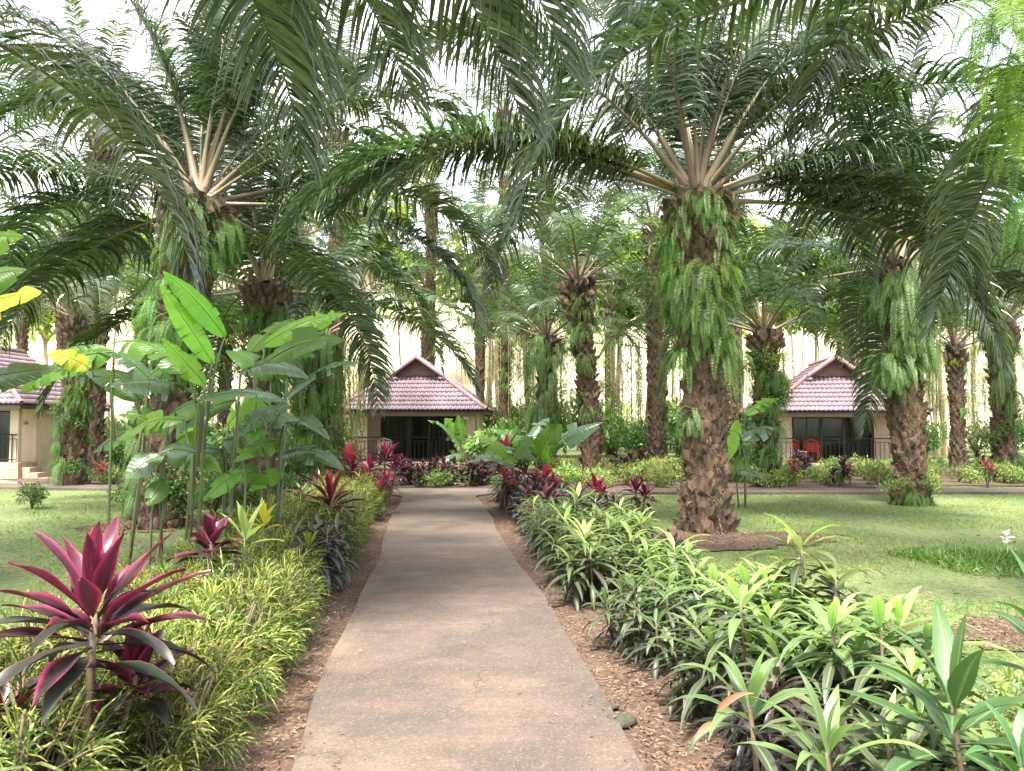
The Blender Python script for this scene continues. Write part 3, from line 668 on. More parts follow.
    mb=MB(); box(mb,(-W-.06,-.06,zf-.0),(-W-.005,.0,zt-.12)); mb.build('post',M['rail'],t)
    if lamp:
        mb=MB(); box(mb,(-W+.24,-.02,zf+.95),(-W+.34,.048,zf+1.12),0,.02); mb.build('wall_lamp',M['white'],t)
        mb=MB(); box(mb,(W-.42,-.04,zt-.25),(W-.2,.048,zt-.13),0,.02); mb.build('porch_lamp',M['white'],t)
    if number:
        cu=bpy.data.curves.new('house_number','FONT'); cu.body='16'; cu.size=.2; cu.extrude=.008; cu.align_x='CENTER'
        o=bpy.data.objects.new('tmp',cu); C.objects.link(o); me_=bpy.data.meshes.new_from_object(o); bpy.data.objects.remove(o); o=link('house_number',me_,t); o.location=(1.92,yw-.012,zf+1.25); o.rotation_euler=(R(90),0,0); me_.materials.append(M['fascia'])
    return t,zf
c1,zf1=cottage((X(416,30.2),29.4,0),R(-2),'pink-roofed cottage straight behind the end of the path',.14,lamp=True,sc_=1.03)
c2,zf2=cottage((X(830,30.0),29.0,0),R(-9),'pink-roofed cottage with red chair on its railed porch',.10,sc_=1.03)
c3,zf3=cottage((X(-42,25.5),25.2,-.49),R(-2),'pink-roofed cottage raised on an arched base with side steps',.82,arch=True,steps=True,number=True); c3.scale=(1,.72,1)
def chair(loc,rz,mat,label):
    t=thing('chair',loc,label,'chair',None,rz)
    mb=MB(); n=8
    V=[];
    for (x,y) in [(-.22,-.22),(.22,-.22),(.24,.2),(-.24,.2)]: V+=[(x,y,.42),(x,y,.45)]
    mb.add(V,[(0,2,4,6),(1,7,5,3),(0,1,3,2),(2,3,5,4),(4,5,7,6),(6,7,1,0)],None,0,False); mb.build('seat',mat,t)
    mb=MB()
    for k in range(5): box(mb,(-.2+k*.085,.2,.47),(-.2+k*.085+.055,.225,.8),0,.005)
    tube(mb,[(-.25,.215,.45),(-.26,.23,.82),(0,.26,.9),(.26,.23,.82),(.25,.215,.45)],.025,6); mb.build('backrest',mat,t)
    for sx in (-1,1):
        mb=MB(); tube(mb,[(sx*.25,.2,.62),(sx*.28,-.1,.66),(sx*.26,-.24,.62),(sx*.25,-.24,.44)],.022,6); mb.build('armrest',mat,t)
        for sy in (-1,1):
            mb=MB(); tube(mb,[(sx*.21,sy*.2,.43),(sx*.26,sy*.24,0)],[.03,.02],6); mb.build('leg',mat,t)
    return t
def on(c,x,y,z):
    from mathutils import Matrix
    m=Matrix.Rotation(c.rotation_euler.z,4,'Z'); p=m@Vector((x*c.scale[0],y*c.scale[0],z*c.scale[0])); return (c.location.x+p.x,c.location.y+p.y,c.location.z+p.z)
chair(on(c2,-.95,.45,zf2),R(150),M['red'],'red plastic armchair on the cottage porch behind the railing')
chair(on(c2,-1.75,.6,zf2),R(200),M['red'],'red plastic armchair half hidden by the shaggy palm at the porch end')
chair(on(c1,-1.15,.5,zf1),R(180),M['white'],'white plastic armchair behind the porch railing of the path-end cottage')
t=thing('side_table',on(c2,-1.4,.35,zf2),'small white plastic table between the red porch chairs','table')
mb=MB(); box(mb,(-.2,-.2,.42),(.2,.2,.45),0,.01); mb.build('tabletop',M['white'],t)
for sx in (-1,1):
    for sy in (-1,1): mb=MB(); tube(mb,[(sx*.16,sy*.16,.42),(sx*.18,sy*.18,0)],.02,6); mb.build('leg',M['white'],t)

# ------------------------------------------------------------------ shrubs (mesh variants)
def rosette(mb,c,n,L,W,rmap,mat=0,droop=.8,nseg=5,fold=.35,prof=LANCE,emin=-10,emax=85,seed=0,pet=.12,wave=.04,axis_=None):
    r=np.random.default_rng(seed); q=np.linspace(0,1,n); az=np.arange(n)*2.39996+r.uniform(-.3,.3,n); e=np.radians(emax-(emax-emin)*q**.8+r.uniform(-8,8,n))
    D=np.stack([np.cos(e)*np.cos(az),np.cos(e)*np.sin(az),np.sin(e)],1)
    if axis_ is not None: D=nrm(D+np.array(axis_))
    U=np.stack([-np.sin(e)*np.cos(az),-np.sin(e)*np.sin(az),np.cos(e)],1)
    P=np.array(c)+np.stack([0*q,0*q,-q*L*.35],1)+D*.01
    blades(mb,P,D,U,L*r.uniform(.8,1.12,n)*np.interp(q,[0,.25,1],[.7,1,.95]),W*r.uniform(.85,1.15,n),droop*r.uniform(.6,1.3,n),nseg,fold,prof,np.clip(np.array([rmap(a) for a in q])+r.normal(0,.08,n),0,1),mat,wave,pet)
def croton_mesh(seed,H=.55,Wd=.34,n=760):
    r=np.random.default_rng(seed); mb=MB(); ns=9
    for i in range(ns):
        a=r.uniform(0,6.28); q=r.uniform(.05,Wd*.8); tube(mb,[(0,0,0),(q*.4*math.cos(a),q*.4*math.sin(a),H*.4),(q*math.cos(a),q*math.sin(a),H*.9)],[.009,.006,.004],4,1)
    ns=46; Cn=nrm(r.normal(0,1,(ns,3)))*r.uniform(.5,1.05,(ns,1))*np.array([Wd,Wd,H*.5])+np.array([0,0,H*.55]); Cn[:,2]=np.maximum(Cn[:,2],.08)
    for c in Cn:
        ax=nrm(c-np.array([0,0,H*.25])+r.normal(0,.06,3)); k=18; tube(mb,[c-ax*.14,c],[.004,.003],3,1)
        q=np.linspace(0,1,k); az=np.arange(k)*2.4+r.random()*6; u=nrm(np.cross(ax,[.3,.8,.2])); v=np.cross(ax,u)
        sp=(.25+1.5*q)[:,None]; D=nrm(ax+sp*(np.cos(az)[:,None]*u+np.sin(az)[:,None]*v)+r.normal(0,.12,(k,3)))
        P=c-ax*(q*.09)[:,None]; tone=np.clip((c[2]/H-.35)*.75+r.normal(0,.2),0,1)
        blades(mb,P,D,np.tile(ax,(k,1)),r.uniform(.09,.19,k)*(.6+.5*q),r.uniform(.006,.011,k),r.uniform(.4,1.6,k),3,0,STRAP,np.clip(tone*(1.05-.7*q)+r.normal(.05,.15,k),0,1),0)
    return mb.mesh('croton_leaves',[M['croton'],M['woodstem']])
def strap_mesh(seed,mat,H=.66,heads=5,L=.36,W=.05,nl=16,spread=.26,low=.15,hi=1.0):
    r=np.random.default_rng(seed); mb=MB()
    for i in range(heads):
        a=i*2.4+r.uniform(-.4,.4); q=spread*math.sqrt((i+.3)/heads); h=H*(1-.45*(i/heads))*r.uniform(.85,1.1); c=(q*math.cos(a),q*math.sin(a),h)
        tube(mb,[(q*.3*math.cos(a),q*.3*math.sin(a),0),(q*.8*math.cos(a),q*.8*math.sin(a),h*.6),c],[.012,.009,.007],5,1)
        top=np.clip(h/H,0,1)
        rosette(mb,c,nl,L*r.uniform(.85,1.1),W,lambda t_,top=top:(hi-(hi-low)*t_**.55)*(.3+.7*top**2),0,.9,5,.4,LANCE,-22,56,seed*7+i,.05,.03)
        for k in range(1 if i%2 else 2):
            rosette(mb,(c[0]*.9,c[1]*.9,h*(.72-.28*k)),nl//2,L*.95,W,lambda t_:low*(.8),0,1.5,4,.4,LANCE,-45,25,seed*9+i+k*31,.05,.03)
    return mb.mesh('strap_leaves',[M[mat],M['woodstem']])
def cord_mesh(seed,mat,H=.55,heads=1,L=.42,W=.10,nl=22,spread=.15,hi=1.0,lo=.0,emin=-15,droop=.8):
    r=np.random.default_rng(seed); mb=MB(); 
    for i in range(heads):
        a=i*2.2+.5; q=0 if heads==1 else spread*(.5+.5*i/heads); h=H*(1-.22*i); c=(q*math.cos(a),q*math.sin(a),h)
        tube(mb,[(0,0,0),(q*.8*math.cos(a)+.02,q*.8*math.sin(a),h*.5),c],[.018,.014,.01],6,1)
        rosette(mb,c,nl,L*(1-.1*i),W,lambda t_:hi-(hi-lo)*min(1,t_*1.5),0,droop,7,.45,LANCE,emin,86,seed*5+i,.1,.06)
    return mb
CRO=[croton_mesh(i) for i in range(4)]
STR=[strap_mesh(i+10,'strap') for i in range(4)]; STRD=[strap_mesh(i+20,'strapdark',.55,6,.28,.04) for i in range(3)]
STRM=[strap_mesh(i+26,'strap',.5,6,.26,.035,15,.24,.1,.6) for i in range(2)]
PINK=[cord_mesh(i+30,'pink',.62,2,.30,.055,20,.12,1,.0,-10).mesh('cordyline_leaves',[M['pink'],M['woodstem']]) for i in range(3)]
DCOR=[cord_mesh(i+40,'cordark',.5,3,.32,.075,18,.18,.9,.0,-20).mesh('cordyline_leaves',[M['cordark'],M['woodstem']]) for i in range(3)]
COV=[bush_mesh(i+50,'cover',.42,.36,520,.075,.03) for i in range(3)]; BUS=[bush_mesh(i+60,'bush',1.3,.75,1500,.12,.055) for i in range(3)]
def plant(name,me,x,y,s,label,cat,group=None,z=None,rz=None,tilt=.08):
    return tag(link(name,me,None,(x,y,(g(x,y)-.01) if z is None else z),(random.uniform(-tilt,tilt),random.uniform(-tilt,tilt),random.uniform(0,6.28) if rz is None else rz),s),label,cat,group)
# croton hedge
y=2.0
while y<15.8:
    for k,off in enumerate((.56,.88,1.2)):
        if y<3.0 and k==0: continue
        x=pcx(y)-HW-off+random.uniform(-.07,.07)
        if y>10 and random.random()<.3: continue
        if abs(y-7.3)<.7 and k==0: continue
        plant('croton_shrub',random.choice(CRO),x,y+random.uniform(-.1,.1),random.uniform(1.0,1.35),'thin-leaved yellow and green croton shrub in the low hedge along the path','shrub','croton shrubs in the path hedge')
    y+=.31
for (x,y) in [(-2.6,2.6),(-2.9,3.0),(-2.4,2.2),(-3.0,3.7),(-2.0,2.15),(-2.75,3.35)]:
    plant('croton_shrub',random.choice(CRO),x,y,.85,'thin-leaved yellow and green croton shrub in the low hedge along the path','shrub','croton shrubs in the path hedge')
# dark strap plants on the left
for (px,D,s) in [(312,7.2,1.15),(300,6.8,1.0),(322,7.7,1.05),(334,8.4,.9)]:
    plant('cordyline_plant',random.choice(STRD),X(px,D),D,s,'dark purple strap-leaved plant breaking the yellow croton hedge','plant','dark plants in the croton hedge')
for i in range(34):
    D=random.uniform(9.5,16.3); x=pcx(D)-HW-random.uniform(.6,1.5)
    if random.random()<.3: continue
    me,l,gp=random.choice([(STRM,'mid green strap-leaved plant at the cottage end of the croton hedge','green plants ending the croton hedge')]*2+[(STRM,'mid green strap-leaved plant at the cottage end of the croton hedge','green plants ending the croton hedge'),(DCOR,'dark purple broad-leaved cordyline at the cottage end of the croton hedge','dark cordylines ending the croton hedge')])
    plant('hedge_plant',random.choice(me),x,D,random.uniform(.8,1.2),l,'plant',gp)
# right hedge
y=2.3
while y<9.6:
    for k,off in enumerate((.5,.92,1.34)):
        x=pcx(y)+HW+off+random.uniform(-.08,.08)+(.12 if y<4 else 0)
        if random.random()<.14 or (k==2 and y<4.7): continue
        if random.random()<.13:
            plant('cordyline_plant',random.choice(STRD),x,y,random.uniform(.7,.95),'dark dusky plant mixed into the lime strap-leaved hedge','plant','dark plants mixed into the lime hedge'); continue
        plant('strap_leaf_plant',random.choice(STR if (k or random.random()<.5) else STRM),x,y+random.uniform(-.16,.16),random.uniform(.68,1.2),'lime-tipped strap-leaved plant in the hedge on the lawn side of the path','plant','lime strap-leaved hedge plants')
    y+=.40
while y<16.4:
    for k,off in enumerate((.6,.95,1.3)):
        x=pcx(y)+HW+off+random.uniform(-.1,.1); v=random.random()
        if v<.5: plant('cordyline_plant',random.choice(DCOR+STRD),x,y,random.uniform(.85,1.2),'dark purple-leaved plant in the hedge near the path junction','plant','dark purple plants near the path junction')
        else: plant('strap_leaf_plant',random.choice(STRM),x,y,random.uniform(.85,1.15),'mid green strap-leaved plant among dark ones near the path junction','plant','mid green plants near the path junction')
    y+=.42
# pink and magenta accents
acc=[(352,462,14.5,1.1,'pink','pink-tipped cordyline by the hedge end, beside the cottage porch corner'),(369,468,14,1.0,'pink','bright pink cordyline rosette in the middle of the hedge-end group'),(388,462,15,1.15,'pink','tall red-pink cordyline closest to the path junction'),
 (385,480,13,1.0,'pink','low deep-pink cordyline under the tall red one'),(500,462,14.2,1.2,'pink','coral cordyline beside the big waxy leaves at the junction'),(507,478,13.5,1.0,'pink','small pink cordyline below the coral one'),
 (545,480,12.5,1.1,'pink','red-tipped cordyline under the young waxy banana leaves'),(600,490,12,1.2,'cord','low crimson cordyline fan behind the lime hedge'),(640,483,13.5,1.0,'cord','purple-red cordyline at the trunk foot of the junction palm'),
 (795,480,19.5,1.1,'pink','hot pink cordyline in front of the red-chair porch'),(848,484,19.2,1.0,'pink','dusky pink cordyline below the middle of the porch railing'),(985,484,19.3,1.1,'pink','red-pink cordyline in the bed beyond the fern-skirted palm'),(925,486,19.5,.8,'pink','small pink cordyline beside the fern-skirted palm foot'),
 (104,470,19.5,1.0,'pink','pink cordyline at the foot of the palm near the raised cottage'),(270,478,17,1.0,'pink','pink cordyline glimpsed between heliconia stems'),(710,482,19,1.0,'pink','pink cordyline seen beside the tall palm trunk')]
for (px,py,D,s,m,l) in acc:
    me=random.choice(PINK) if m=='pink' else cord_mesh(px,'cord',.45,2,.4,.07,20,.15).mesh('cordyline_leaves',[M['cord'],M['woodstem']])
    zt=Zp(py,D); plant('cordyline_plant',me,X(px,D),D,max(.8,zt/.62)*s if m=='pink' else s,l,'plant','pink cordylines')
# big near cordylines
def big_cord(px,py,D,L,W,nl,label,seed,lean=(0,0),heads=(),mat='cord',hi=1.0):
    x=X(px,D); z=Zp(py,D)
    t=thing('cordyline_plant',(x,D,0),label,'plant','magenta cordylines in the croton hedge')
    mb=MB(); tube(mb,[(-.05,.02,0),(-.02,0,z*.45),(0,0,z-.02)],[.022,.018,.014],7); 
    for (hx,hy,hz,s) in heads: tube(mb,[(-.03,.01,z*.25),(hx*.7,hy*.7,hz*.7),(hx,hy,hz)],[.015,.012,.01],6)
    mb.build('stem',M['woodstem'],t)
    def leaves(c,n,L_,sd):
        mb=MB(); rosette(mb,c,n,L_,W,lambda t_:.75 if t_<.12 else (.45 if t_<.4 else (.22 if t_<.7 else .02)),0,.35,10,.5,lambda q:LANCE(q)**.85,8,82,sd,.16,.09); mb.build('leaf_rosette',M[mat],t)
        mb=MB(); rosette(mb,(c[0],c[1],c[2]-.05),int(n*.6),L_*1.0,W*1.05,lambda t_:.2-.2*t_,0,.55,9,.45,lambda q:LANCE(q)**.85,-18,34,sd+3,.16,.09); mb.build('leaf_rosette',M['cordark'],t)
    leaves((0,0,z),nl,L,seed)
    for i,(hx,hy,hz,s) in enumerate(heads): leaves((hx,hy,hz),int(nl*.7),L*s,seed+10+i)
    return t
big_cord(100,604,2.95,.43,.082,24,'large magenta and dark green cordyline standing over the yellow hedge',3,heads=((-.34,-.05,.42,.8),(.1,.14,.6,.6)))
big_cord(214,540,5.3,.27,.085,13,'small deep-pink cordyline rosette in the hedge before the heliconia stems',8)
big_cord(332,498,8.6,.42,.07,22,'wide pink and purple cordyline star above the far croton hedge',12)
# yellow and lime leafed accents in the left hedge
for (px,py,D,s,mat,l) in [(265,520,6.6,.22,'banana_yellow','upright yellow-leaved plant poking out of the croton hedge'),(247,532,5.6,.28,'strap','bright lime strap plant beside the small deep-pink cordyline'),(310,545,6.9,.2,'banana_lime','lime leafed sprig at the path edge of the croton hedge')]:
    mb=MB(); z=Zp(py,D); tube(mb,[(0,0,0),(0,0,z)],[.01,.008],5,1); rosette(mb,(0,0,z),9,s,.06,lambda t_:.95,0,.35,6,.4,LANCE,20,85,px,.1)
    tag(mb.build('leafy_sprig',[M[mat],M['stem']]),l,'plant').location=(X(px,D),D,0)
# near right plants
def big_strap(px,py,D,L,W,nl,label,seed,mat='strap',rmap=lambda t:.55-.3*t,droop=.7,emin=5):
    z=max(.12,Zp(py,D)); t=thing('strap_leaf_plant',(X(px,D),D,0),label,'plant','large strap-leaved plants by the lawn')
    mb=MB(); tube(mb,[(.05,.03,0),(0.02,0,z*.6),(0,0,z)],[.014,.011,.009],6); mb.build('stem',M['woodstem'],t)
    mb=MB(); rosette(mb,(0,0,z),nl,L,W,rmap,0,droop,8,.3,LANCE,emin,78,seed,.08,.03); mb.build('leaf_rosette',M[mat],t)
M['bigstrap']=leafmat('broad strap leaf',(.025,.06,.022),(.055,.12,.035),.5,.25,cc=(.12,.23,.05),mid=(.16,.25,.09),spec=.45,vein=.07)
big_strap(945,700,2.55,.44,.075,13,'broad grey-green strap plant on a thin dark stem beside the bare earth',1,'bigstrap')
big_strap(1050,640,2.9,.50,.07,12,'arching broad-leaved plant reaching in over the lawn corner',2,'bigstrap')
big_strap(820,745,2.6,.34,.05,14,'bronze-centred strap plant with yellow-green arching leaves',3,'strap',lambda t:.6-.3*t,.9)
big_strap(870,665,3.9,.33,.06,15,'broad-leaved green plant between hedge end and bare earth',4,'bigstrap',lambda t:.75-.4*t)
big_strap(745,700,3.1,.36,.055,16,'dark glossy strap plant at the path edge with a dead orange leaf',5,'strap',lambda t:.6-.5*t,1.0)
big_strap(1010,760,2.3,.3,.06,10,'low waxy-leaved plant at the corner below the arching one',6,'bigstrap')
mb=MB(); blades(mb,[(0,0,0),(0,.02,-.05)],[(.5,-.2,.55),(-.5,-.3,-.1)],[(0,-1,.5),(0,-1,.5)],[.17,.13],[.026,.03],.7,5,.5,LANCE,np.array([.4,.8]))
M['deadleaf']=leafmat('dead orange leaf',(.26,.09,.045),(.34,.16,.10),.6,.3)
tag(mb.build('dead_leaf',M['deadleaf']),'curled dead orange leaf caught in the dark strap plant','leaf').location=(X(712,2.95),2.95,Zp(705,2.95))
# filler under right front
for i in range(30):
    D=random.uniform(2.3,4.2); x=random.uniform(pcx(D)+HW+1.5,X(1080,D))
    plant('ground_cover_shrub',random.choice(COV),x,D,random.uniform(.45,.8),'low small-leaved green shrub filling the bed under the strap plants','shrub','small shrubs under the strap plants')
for i in range(4):
    D=random.uniform(2.2,4.0); x=random.uniform(pcx(D)+HW+1.2,X(900,D))
    plant('strap_leaf_plant',random.choice(STR+STRM),x,D,random.uniform(.6,.8),'lime-tipped strap-leaved plant in the hedge on the lawn side of the path','plant','lime strap-leaved hedge plants')

# far bed beyond the cross path
for i in range(150):
    x=random.uniform(X(560,20),X(1060,24)); y=random.uniform(18.9,25.5)
    v=random.random(); s=random.uniform(.8,1.35)
    if v<.75: plant('ground_cover_shrub',random.choice(COV),x,y,s,'low pale green shrub in the planting bed beyond the lawn','shrub','low shrubs in the bed beyond the lawn')
    elif v<.9: plant('croton_shrub',random.choice(CRO),x,y,s,'small yellow-green croton in the planting bed beyond the lawn','shrub','small crotons in the bed beyond the lawn')
    else: plant('cordyline_plant',random.choice(DCOR),x,y,s*.9,'dark purple cordyline in the planting bed beyond the lawn','plant','dark cordylines in the bed beyond the lawn')
for i in range(60):
    y=random.uniform(19.6,26); x=random.uniform(X(95,y),X(340,y))
    plant('ground_cover_shrub',random.choice(COV+CRO),x,y,random.uniform(.8,1.4),'low green shrub in the shaded bed behind the heliconia clump','shrub','low shrubs in the shaded bed')
for i in range(26):
    y=random.uniform(19.2,21.5); x=random.uniform(X(395,y),X(500,y)); 
    plant('hedge_shrub',random.choice(DCOR+DCOR+COV),x,y,random.uniform(.75,1.15),'low dark or green hedge plant in front of the path-end cottage','plant','hedge before the path-end cottage')
for (px,D,s) in [(500,24,1.3),(525,24,1.2),(478,25,1.0),(120,27,1.8),(135,26,2.0),(155,28,2.2),(105,29,1.9),(240,24,1.4),(300,24,1.3),(335,24,1.0),(345,33,1.6),(480,36,1.8),(515,35,2.0),(690,26,1.2),(640,33,1.5),(735,25,1.1),(925,36,1.4),(975,38,1.4),(1010,37,1.6),(880,38,1.5),(600,38,1.4),(20,34,1.5),(210,32,2.0),(180,30,2.1),(265,30,1.7)]+[(random.uniform(-40,1080),random.uniform(36,47),random.uniform(1.3,2.6)) for _ in range(44)]+[(140,13,.55),(215,13.5,.6),(250,13.2,.5),(290,14,.6),(190,14.5,.7),(235,16.5,.9),(300,16.5,.8),(330,17.5,.8)]:
    plant('bush',random.choice(BUS),X(px,D),D,s,'leafy green bush in the undergrowth behind the palms','bush','leafy bushes in the undergrowth')
# little shrub on left lawn
plant('small_shrub',BUS[0],X(35,14.5),14.5,.42,'small sparse shrub alone on the lawn before the raised cottage','shrub')
# tufted weed patch and white flower
mb=MB(); n=2600; cx,cy=X(975,8.9),8.9
A=rng.random(n)*6.28; q=np.sqrt(rng.random(n))*(1+.25*np.sin(3*A+1))
P=np.stack([cx+q*np.cos(A)*.85,cy+q*np.sin(A)*.75,0*A],1); D=rng.normal(0,.5,(n,3))+np.array([0,0,1.0]); D[:,2]=np.abs(D[:,2])
blades(mb,P,D,rng.normal(0,1,(n,3)),rng.uniform(.08,.22,n)*(1.15-.5*q),.014,1.0,3,0,STRAP,np.clip(rng.normal(.35,.2,n),0,1))
tag(mb.build('weed_patch',M['grass']),'patch of taller dark green weeds growing out of the lawn','weeds',kind='stuff')
mb=MB(); rosette(mb,(0,0,.25),9,.13,.08,lambda t:.5,0,.5,4,.4,LANCE,0,70,5,.1); tube(mb,[(0,0,0),(0,0,.25)],[.008,.006],5)
tag(mb.build('white_flower',[M['petal']]),'pale pinkish flower standing above the tall weed patch','flower').location=(X(1003,9.1),9.1,0)

# ------------------------------------------------------------------ heliconias / bananas
def big_leaf(mb,base,tip,width,sag=.12,tears=5,rnd=.5,face=(0,-1,.6),mat=0,fold=.35,seed=0):
    r=np.random.default_rng(seed); base=np.array(base,float); tip=np.array(tip,float); n=40; L=np.linalg.norm(tip-base)
    t=np.linspace(0,1,n+1); Mid=base+(tip-base)*t[:,None]+np.outer(np.sin(np.pi*t)*sag*L,[0,0,1])
    d=nrm(np.gradient(Mid,axis=0)); fc=np.array(face,float); S=nrm(np.cross(d,fc)); N=np.cross(S,d)
    hw=width/2*np.clip(np.sin(np.pi*np.clip(t*.97+.02,0,1)**.7),.02,1)**.8
    tube(mb,Mid[:-1],np.linspace(.013,.003,n)*max(1,L),5,mat,rnd)
    for side in (-1,1):
        cut=set(r.choice(np.arange(5,n-3),tears,replace=False).tolist()) if tears else set()
        flop=r.normal(0,.12); prev=None; segs=[]
        cur=[]
        for i in range(n+1):
            if i in cut: segs.append((cur+[i],flop)); cur=[]; flop=r.normal(-.1,.35)
            cur.append(i)
        segs.append((cur,flop))
        for idx,fl in segs:
            idx=np.array(idx); 
            if len(idx)<2: continue
            k=len(idx); sh=np.linspace(.004,-.004,k)[:,None]*L if True else 0
            rows=[]
            for c in (0,.35,.7,1.0):
                h=hw[idx][:,None]*c
                rip=.003*np.sin(idx*1.7+side)[:,None]*c*L
                rows.append(Mid[idx]+S[idx]*side*h+d[idx]*h*.28+N[idx]*(h*(fold*(1-c)+fl*c)+rip)+np.array([0,0,-1])*h*c*.25+(d[idx]*sh*c if len(segs)>1 else 0))
            V=np.stack(rows,1).reshape(-1,3); vc=np.zeros((k,4,3)); vc[...,0]=rnd; vc[...,1]=t[idx][:,None]; vc[...,2]=[0,.35,.7,1]
            i=np.arange(k-1)[:,None]*4; j=np.arange(3)[None,:]; f=np.stack([i+j,i+j+1,i+4+j+1,i+4+j],-1).reshape(-1,4)
            mb.add(V,f,vc.reshape(-1,3),mat)
def heliconia(px,D,label,leaves,group='tall heliconias and banana plants',gx=None):
    # leaves: (base px,py, tip px,py, depth base, depth tip, width m, material, face, sag)
    x0=X(px,D); z0=g(x0,D); t=thing('heliconia_plant',(x0,D,z0),label,'plant',group)
    for i,(bx,by,tx,ty,D0,D1,w,mat,face,sag) in enumerate(leaves):
        b=np.array([X(bx,D0),D0,Zp(by,D0)])-np.array([x0,D,z0]); e=np.array([X(tx,D1),D1,Zp(ty,D1)])-np.array([x0,D,z0])
        fx=random.uniform(-.12,.12); mb=MB(); mid=np.array([b[0]*.45+fx,b[1]*.5,b[2]*.55]); st_=(fx,random.uniform(-.1,.1),0)
        if i%2 and i: st_=tuple(pb*.6); mid=(pb*.75+b*.15)
        pb=b; tube(mb,[st_,mid,b*[.9,.9,.97]+[0,0,-.02],b],[.017,.014,.011,.009],6)
        mb.build('stem',M['stem'],t)
        mb=MB(); big_leaf(mb,b,e,w,sag,random.choice([2,4,6,8]) if w>.18 else 2,random.random(),face,0,.3,abs(px+i*7+int(D*10))); mb.build('leaf',M[mat],t)
L_=lambda *a:a
heliconia(190,7.4,'tall heliconia with two upright lime leaves before the thick palm trunk',[
 (212,362,157,282,7.4,7.3,.22,'banana_lime',(.5,-1,.3),.0),(224,336,160,270,7.5,7.2,.24,'banana_lime',(.7,-1,.3),.06),(205,384,160,338,7.3,7.2,.20,'banana_lime',(.5,-1,.4),.02),
 (195,392,110,386,7.2,6.6,.30,'banana_blue',(0,-.5,1),.10),(200,398,288,402,7.1,6.8,.26,'banana_blue',(0,-.6,1),.08),(190,372,100,345,7.4,7.6,.34,'banana',(0,-.6,1),.14),
 (196,452,158,455,6.8,6.6,.22,'banana_blue',(0,-1,.8),.12),(185,420,120,440,7.3,7.4,.26,'banana',(0,-.7,.8),.12)])
heliconia(235,7.6,'slender heliconia with drooping blue-green leaves in the middle of the clump',[
 (240,372,308,378,7.5,7.0,.24,'banana_blue',(0,-.5,1),.12),(238,430,300,420,7.6,7.2,.26,'banana_blue',(0,-.7,.8),.1),(236,400,180,432,7.8,7.9,.26,'banana',(0,-.7,.8),.1),(244,470,205,500,7.4,7.3,.2,'banana',(0,-1,.5),.05)])
heliconia(275,7.8,'leafy heliconia with broad glossy green leaves at the path side of the clump',[
 (252,372,345,340,7.8,7.4,.42,'banana',(0,-.9,.7),.10),(262,345,345,312,8.0,8.3,.34,'banana_lime',(0,-.7,.9),.08),(250,352,292,318,8.1,8.6,.4,'banana',(-.2,-.6,1),.1),(258,388,252,442,7.6,7.4,.3,'banana_lime',(.2,-1,.2),.0),
 (285,398,360,362,7.7,7.4,.22,'banana_blue',(0,-.5,1),.12),(275,425,330,440,7.8,7.2,.24,'banana_blue',(0,-.7,1),.14),(280,455,345,470,8,7.6,.24,'banana_blue',(0,-.6,1),.14),(285,404,235,440,7.5,7.0,.24,'banana_blue',(0,-.8,.6),.1),(270,380,225,350,8.3,8.5,.3,'banana',(0,-.6,1),.1),(280,440,235,462,7.8,7.4,.26,'banana',(0,-.8,.7),.1),(285,470,250,490,7.9,7.7,.24,'banana',(0,-.8,.6),.1),(288,360,322,332,8.2,8.4,.3,'banana',(0,-.6,1),.1)])
heliconia(165,7.7,'bushy heliconia with mid green leaves in front of the thick trunk base',[(165,430,118,415,7.7,7.5,.28,'banana',(0,-.7,.8),.12),(170,415,215,408,7.7,7.4,.28,'banana',(0,-.7,.8),.12),(165,455,128,478,7.7,7.5,.26,'banana_blue',(0,-.8,.7),.1),(175,460,222,472,7.7,7.3,.26,'banana',(0,-.8,.7),.12),(168,478,150,505,7.7,7.5,.22,'banana',(0,-1,.4),.05),(178,440,200,432,7.9,8.0,.26,'banana_lime',(0,-.8,.7),.1)])
heliconia(225,8.0,'bushy heliconia with low leaves filling the middle of the clump',[(225,440,262,455,8,7.7,.26,'banana',(0,-.7,.8),.12),(222,450,188,455,8,7.8,.26,'banana_blue',(0,-.7,.8),.12),(228,475,268,482,8,7.7,.24,'banana',(0,-.8,.7),.12),(222,485,192,500,8,7.8,.22,'banana',(0,-.9,.5),.08),(228,425,250,405,8.2,8.2,.26,'banana_lime',(0,-.8,.7),.1)])
heliconia(120,8.2,'dark-leaved heliconia half behind the thick palm trunk',[(150,380,92,350,8.2,8.0,.34,'banana_blue',(0,-.5,1),.14),(140,400,85,372,8.4,8.8,.36,'banana',(0,-.5,1),.14),(150,375,200,356,8.6,8.8,.3,'banana',(0,-.5,1),.14),(140,430,95,452,8.3,8.3,.28,'banana',(0,-.8,.8),.1),(112,352,20,392,8.0,7.8,.34,'banana',(.2,-1,.4),.12),(90,368,46,354,7.9,7.8,.22,'banana_yellow',(0,-1,.4),.1)])
heliconia(540,14.2,'young banana plant with two waxy upright leaves beside the junction palm',[
 (537,456,562,425,14.1,13.9,.44,'banana',(0,-1,.5),.1),(530,452,490,428,14.2,14.4,.36,'banana',(0,-.7,.9),.1),(545,452,604,422,14.2,14.0,.42,'banana_blue',(0,-.5,1),.1),(528,440,549,418,14.4,14.8,.34,'banana_blue',(0,-.4,1),.1),
 (535,460,485,455,14,13.6,.36,'banana_blue',(0,-.6,1),.16),(545,462,552,446,13.8,13.4,.3,'banana_lime',(0,-.8,.6),.1)])
